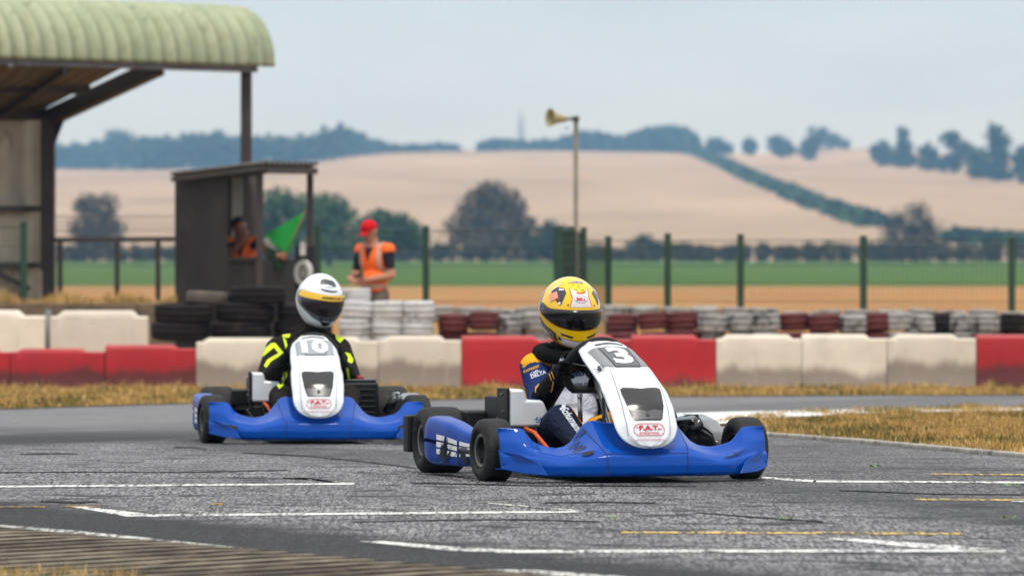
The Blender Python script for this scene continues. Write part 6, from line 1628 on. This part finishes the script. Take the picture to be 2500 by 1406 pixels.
def marshal_flag():
    Yp = 66.55; g = on(588, Yp); r = thing('person', g, 0, 'marshal inside the hut in an orange vest, one hand at the mouth', 'person')
    kk = Yp/F
    def Q(px, py, dy=0): p = P(px, py, Yp+dy)-g; return p
    hd = Q(584, 556); k = hd.z/1.66
    V = lambda x, y, z: Vector((x, y, z))*k
    sr, sl = Q(556, 594), Q(626, 592)
    B = dict(pel=V(0, .08, .98), wa=V(0, .05, 1.14), ch=V(.0, .02, 1.34), nk=V(-.01, 0, 1.52), hd=hd, sr=sr, sl=sl, er=Q(552, 628, -.10), hr=Q(598, 585, -.15), el=Q(652, 612, -.35), hl=Q(688, 622, -.9),
             hpr=V(-.09, .08, .95), hpl=V(.09, .08, .95), kr=V(-.10, .06, .52), kl=V(.10, .06, .52), ar=V(-.11, .1, .09), al=V(.11, .1, .09))
    fw = Vector((.55, -.80, -.12)).normalized()
    fl0, fl1 = P(690, 640, Yp-.93), P(747, 512, Yp-.98)
    fd = (fl1-fl0).normalized()
    hand = (fl0.lerp(fl1, .11))-g
    def build(bm):
        c = lambda a, ra, b, rb: capsule(bm, a, ra*k, b, rb*k)
        ball(bm, B['pel'], (.165*k, .115*k, .12*k)); ball(bm, B['wa'], (.155*k, .115*k, .14*k)); ball(bm, B['ch'], (.165*k, .115*k, .17*k))
        c(B['ch']+V(0, 0, .1), .085, B['nk'], .06); c(B['nk'], .058, B['hd']-V(0, 0, .03), .055); head_caps(bm, B['hd'], fw, k)
        for s in 'rl':
            c(B['ch']+V(0, 0, .09), .08, B['s'+s], .065); c(B['s'+s], .062, B['e'+s], .048)
            c(B['hp'+s], .09, B['k'+s], .06); c(B['k'+s], .058, B['a'+s], .042); c(B['a'+s]+V(0, .03, -.05), .04, B['a'+s]+V(0, -.16, -.055), .035)
        c(B['er'], .045, B['hr'], .032); fingers(bm, B['hr'], (.1, -.3, .9), (1, 0, 0), (0, 1, 0), k, .7)
        w_ = hand+Vector((-.07, .03, .005)); c(B['el'], .045, w_, .032); tw = Vector((-1, .3, 0)); tw = (tw-fd*tw.dot(fd)).normalized(); palm(bm, w_, hand, fd, tw, k); grip(bm, hand, fd, fd.cross(tw), tw, k)
    bones = {'t': (B['pel'], B['ch'], .13*k), 'hd': (B['nk']+V(0, 0, .02), B['hd'], .07*k), 'upr': (sr, B['er'], .055), 'upl': (sl, B['el'], .055), 'for': (B['er'], B['hr']+V(0, 0, .08), .035), 'fol': (B['el'], hand, .035), 'th': (V(0, .08, .9), V(0, .06, .1), .16)}
    def mf(p, n):
        q, t = nearest(p, bones)
        if q in ('hd', 'for', 'fol'): return 0
        if q.startswith('up'): return 1 if t < .8 else 0
        if q == 'th': return 2
        return 1 if p.z > .98*k else 2
    body = fuse('body', build, .009, [M_skin2, M_tee, M_pant], mf, r, 3)
    def pv(p, n):
        q, t = nearest(p, bones)
        if q in ('hd', 'for', 'fol', 'th'): return False
        if q.startswith('up'): return t < .10
        if p.z < 1.0*k or p.z > 1.50*k: return False
        return not (n.y < 0.2 and p.z > 1.33*k and abs(p.x+.01) < (p.z-1.31*k)*.34)
    vest_from(body, pv, .010, M_org, r); face_bits(body, hd, fw, k)
    bm = bmesh.new(); sd = fw.cross(Vector((0, 0, 1))).normalized(); up = sd.cross(fw)
    ball(bm, hd+up*.042*k-fw*.012, (.085*k, .098*k, .085*k)); bmesh.ops.bisect_plane(bm, geom=bm.verts[:]+bm.edges[:]+bm.faces[:], plane_co=hd+up*.03*k+fw*.03, plane_no=(up*.8-fw*.6).normalized(), clear_inner=True)
    hr = bm_obj('hair', bm, M_hair, r, smooth=True); hr.modifiers.new('s', 'SOLIDIFY').thickness = .004
    # flag
    f = thing('green_flag', fl0, 0, 'bright green triangular looking flag on a short stick, held out of the hut', 'flag')
    bm = bmesh.new(); tube(bm, [(0, 0, 0), fl1-fl0], .008, 8); bm_obj('stick', bm, mat('wood_stick', '#7a5638', .7, var=.2), f, smooth=True)
    c0, c1, c2 = P(746, 516, Yp-.985)-fl0, P(645, 576, Yp-.86)-fl0, P(703, 627, Yp-.94)-fl0
    def ff(u, v):
        a = c0.lerp(c1, u); b = c0.lerp(c2, u); b = c2.lerp(c1, u); a = c0.lerp(c1, u)
        p = c0.lerp(c2, v).lerp(c1, u)
        return p + Vector((0, .022*math.sin(u*7+v*3)*(u), .008*math.sin(u*9)*u))
    Vv, Fc = grid(ff, 26, 16)
    o = mesh_obj('cloth', Vv, Fc, mat('green_cloth', '#0c8f34', .8, var=.12, vs=9), f); o.modifiers.new('s', 'SOLIDIFY').thickness = .003
    a0, b0 = P(688, 640, Yp-.90)-fl0, P(640, 650, Yp-.86)-fl0
    def f2(u, v):
        p = (P(705, 622, Yp-.93)-fl0).lerp(P(690, 662, Yp-.9)-fl0, v).lerp((P(648, 600, Yp-.84)-fl0).lerp(P(650, 655, Yp-.84)-fl0, v), u)
        return p + Vector((0, .03*math.sin(u*8+v*2), 0))
    Vv, Fc = grid(f2, 16, 10); mesh_obj('drooping_fold', Vv, Fc, mat('shaded_green_cloth', '#1c3a1e', .85, var=.25, vs=9), f).modifiers.new('s', 'SOLIDIFY').thickness = .003  # lower part of the flag, its shade put into a darker cloth colour
marshal_flag()
# ------------------------------------------------------------------ the air
bm = bmesh.new(); box(bm, (0, 4280, 86), (5400, 8640, 178))
hz = bm_obj('haze', bm, bpy.data.materials.new('haze_air')); hz['kind'] = 'stuff'
m = hz.data.materials[0]; m.use_nodes = True; nt = m.node_tree; nt.nodes.clear()
o_ = nt.nodes.new('ShaderNodeOutputMaterial'); pv = nt.nodes.new('ShaderNodeVolumePrincipled')
pv.inputs['Color'].default_value = (.30, .61, 1, 1); pv.inputs['Absorption Color'].default_value = (1, 1, 1, 1); pv.inputs['Density'].default_value = 0.000185; pv.inputs['Anisotropy'].default_value = 0.0
nt.links.new(pv.outputs[0], o_.inputs['Volume'])
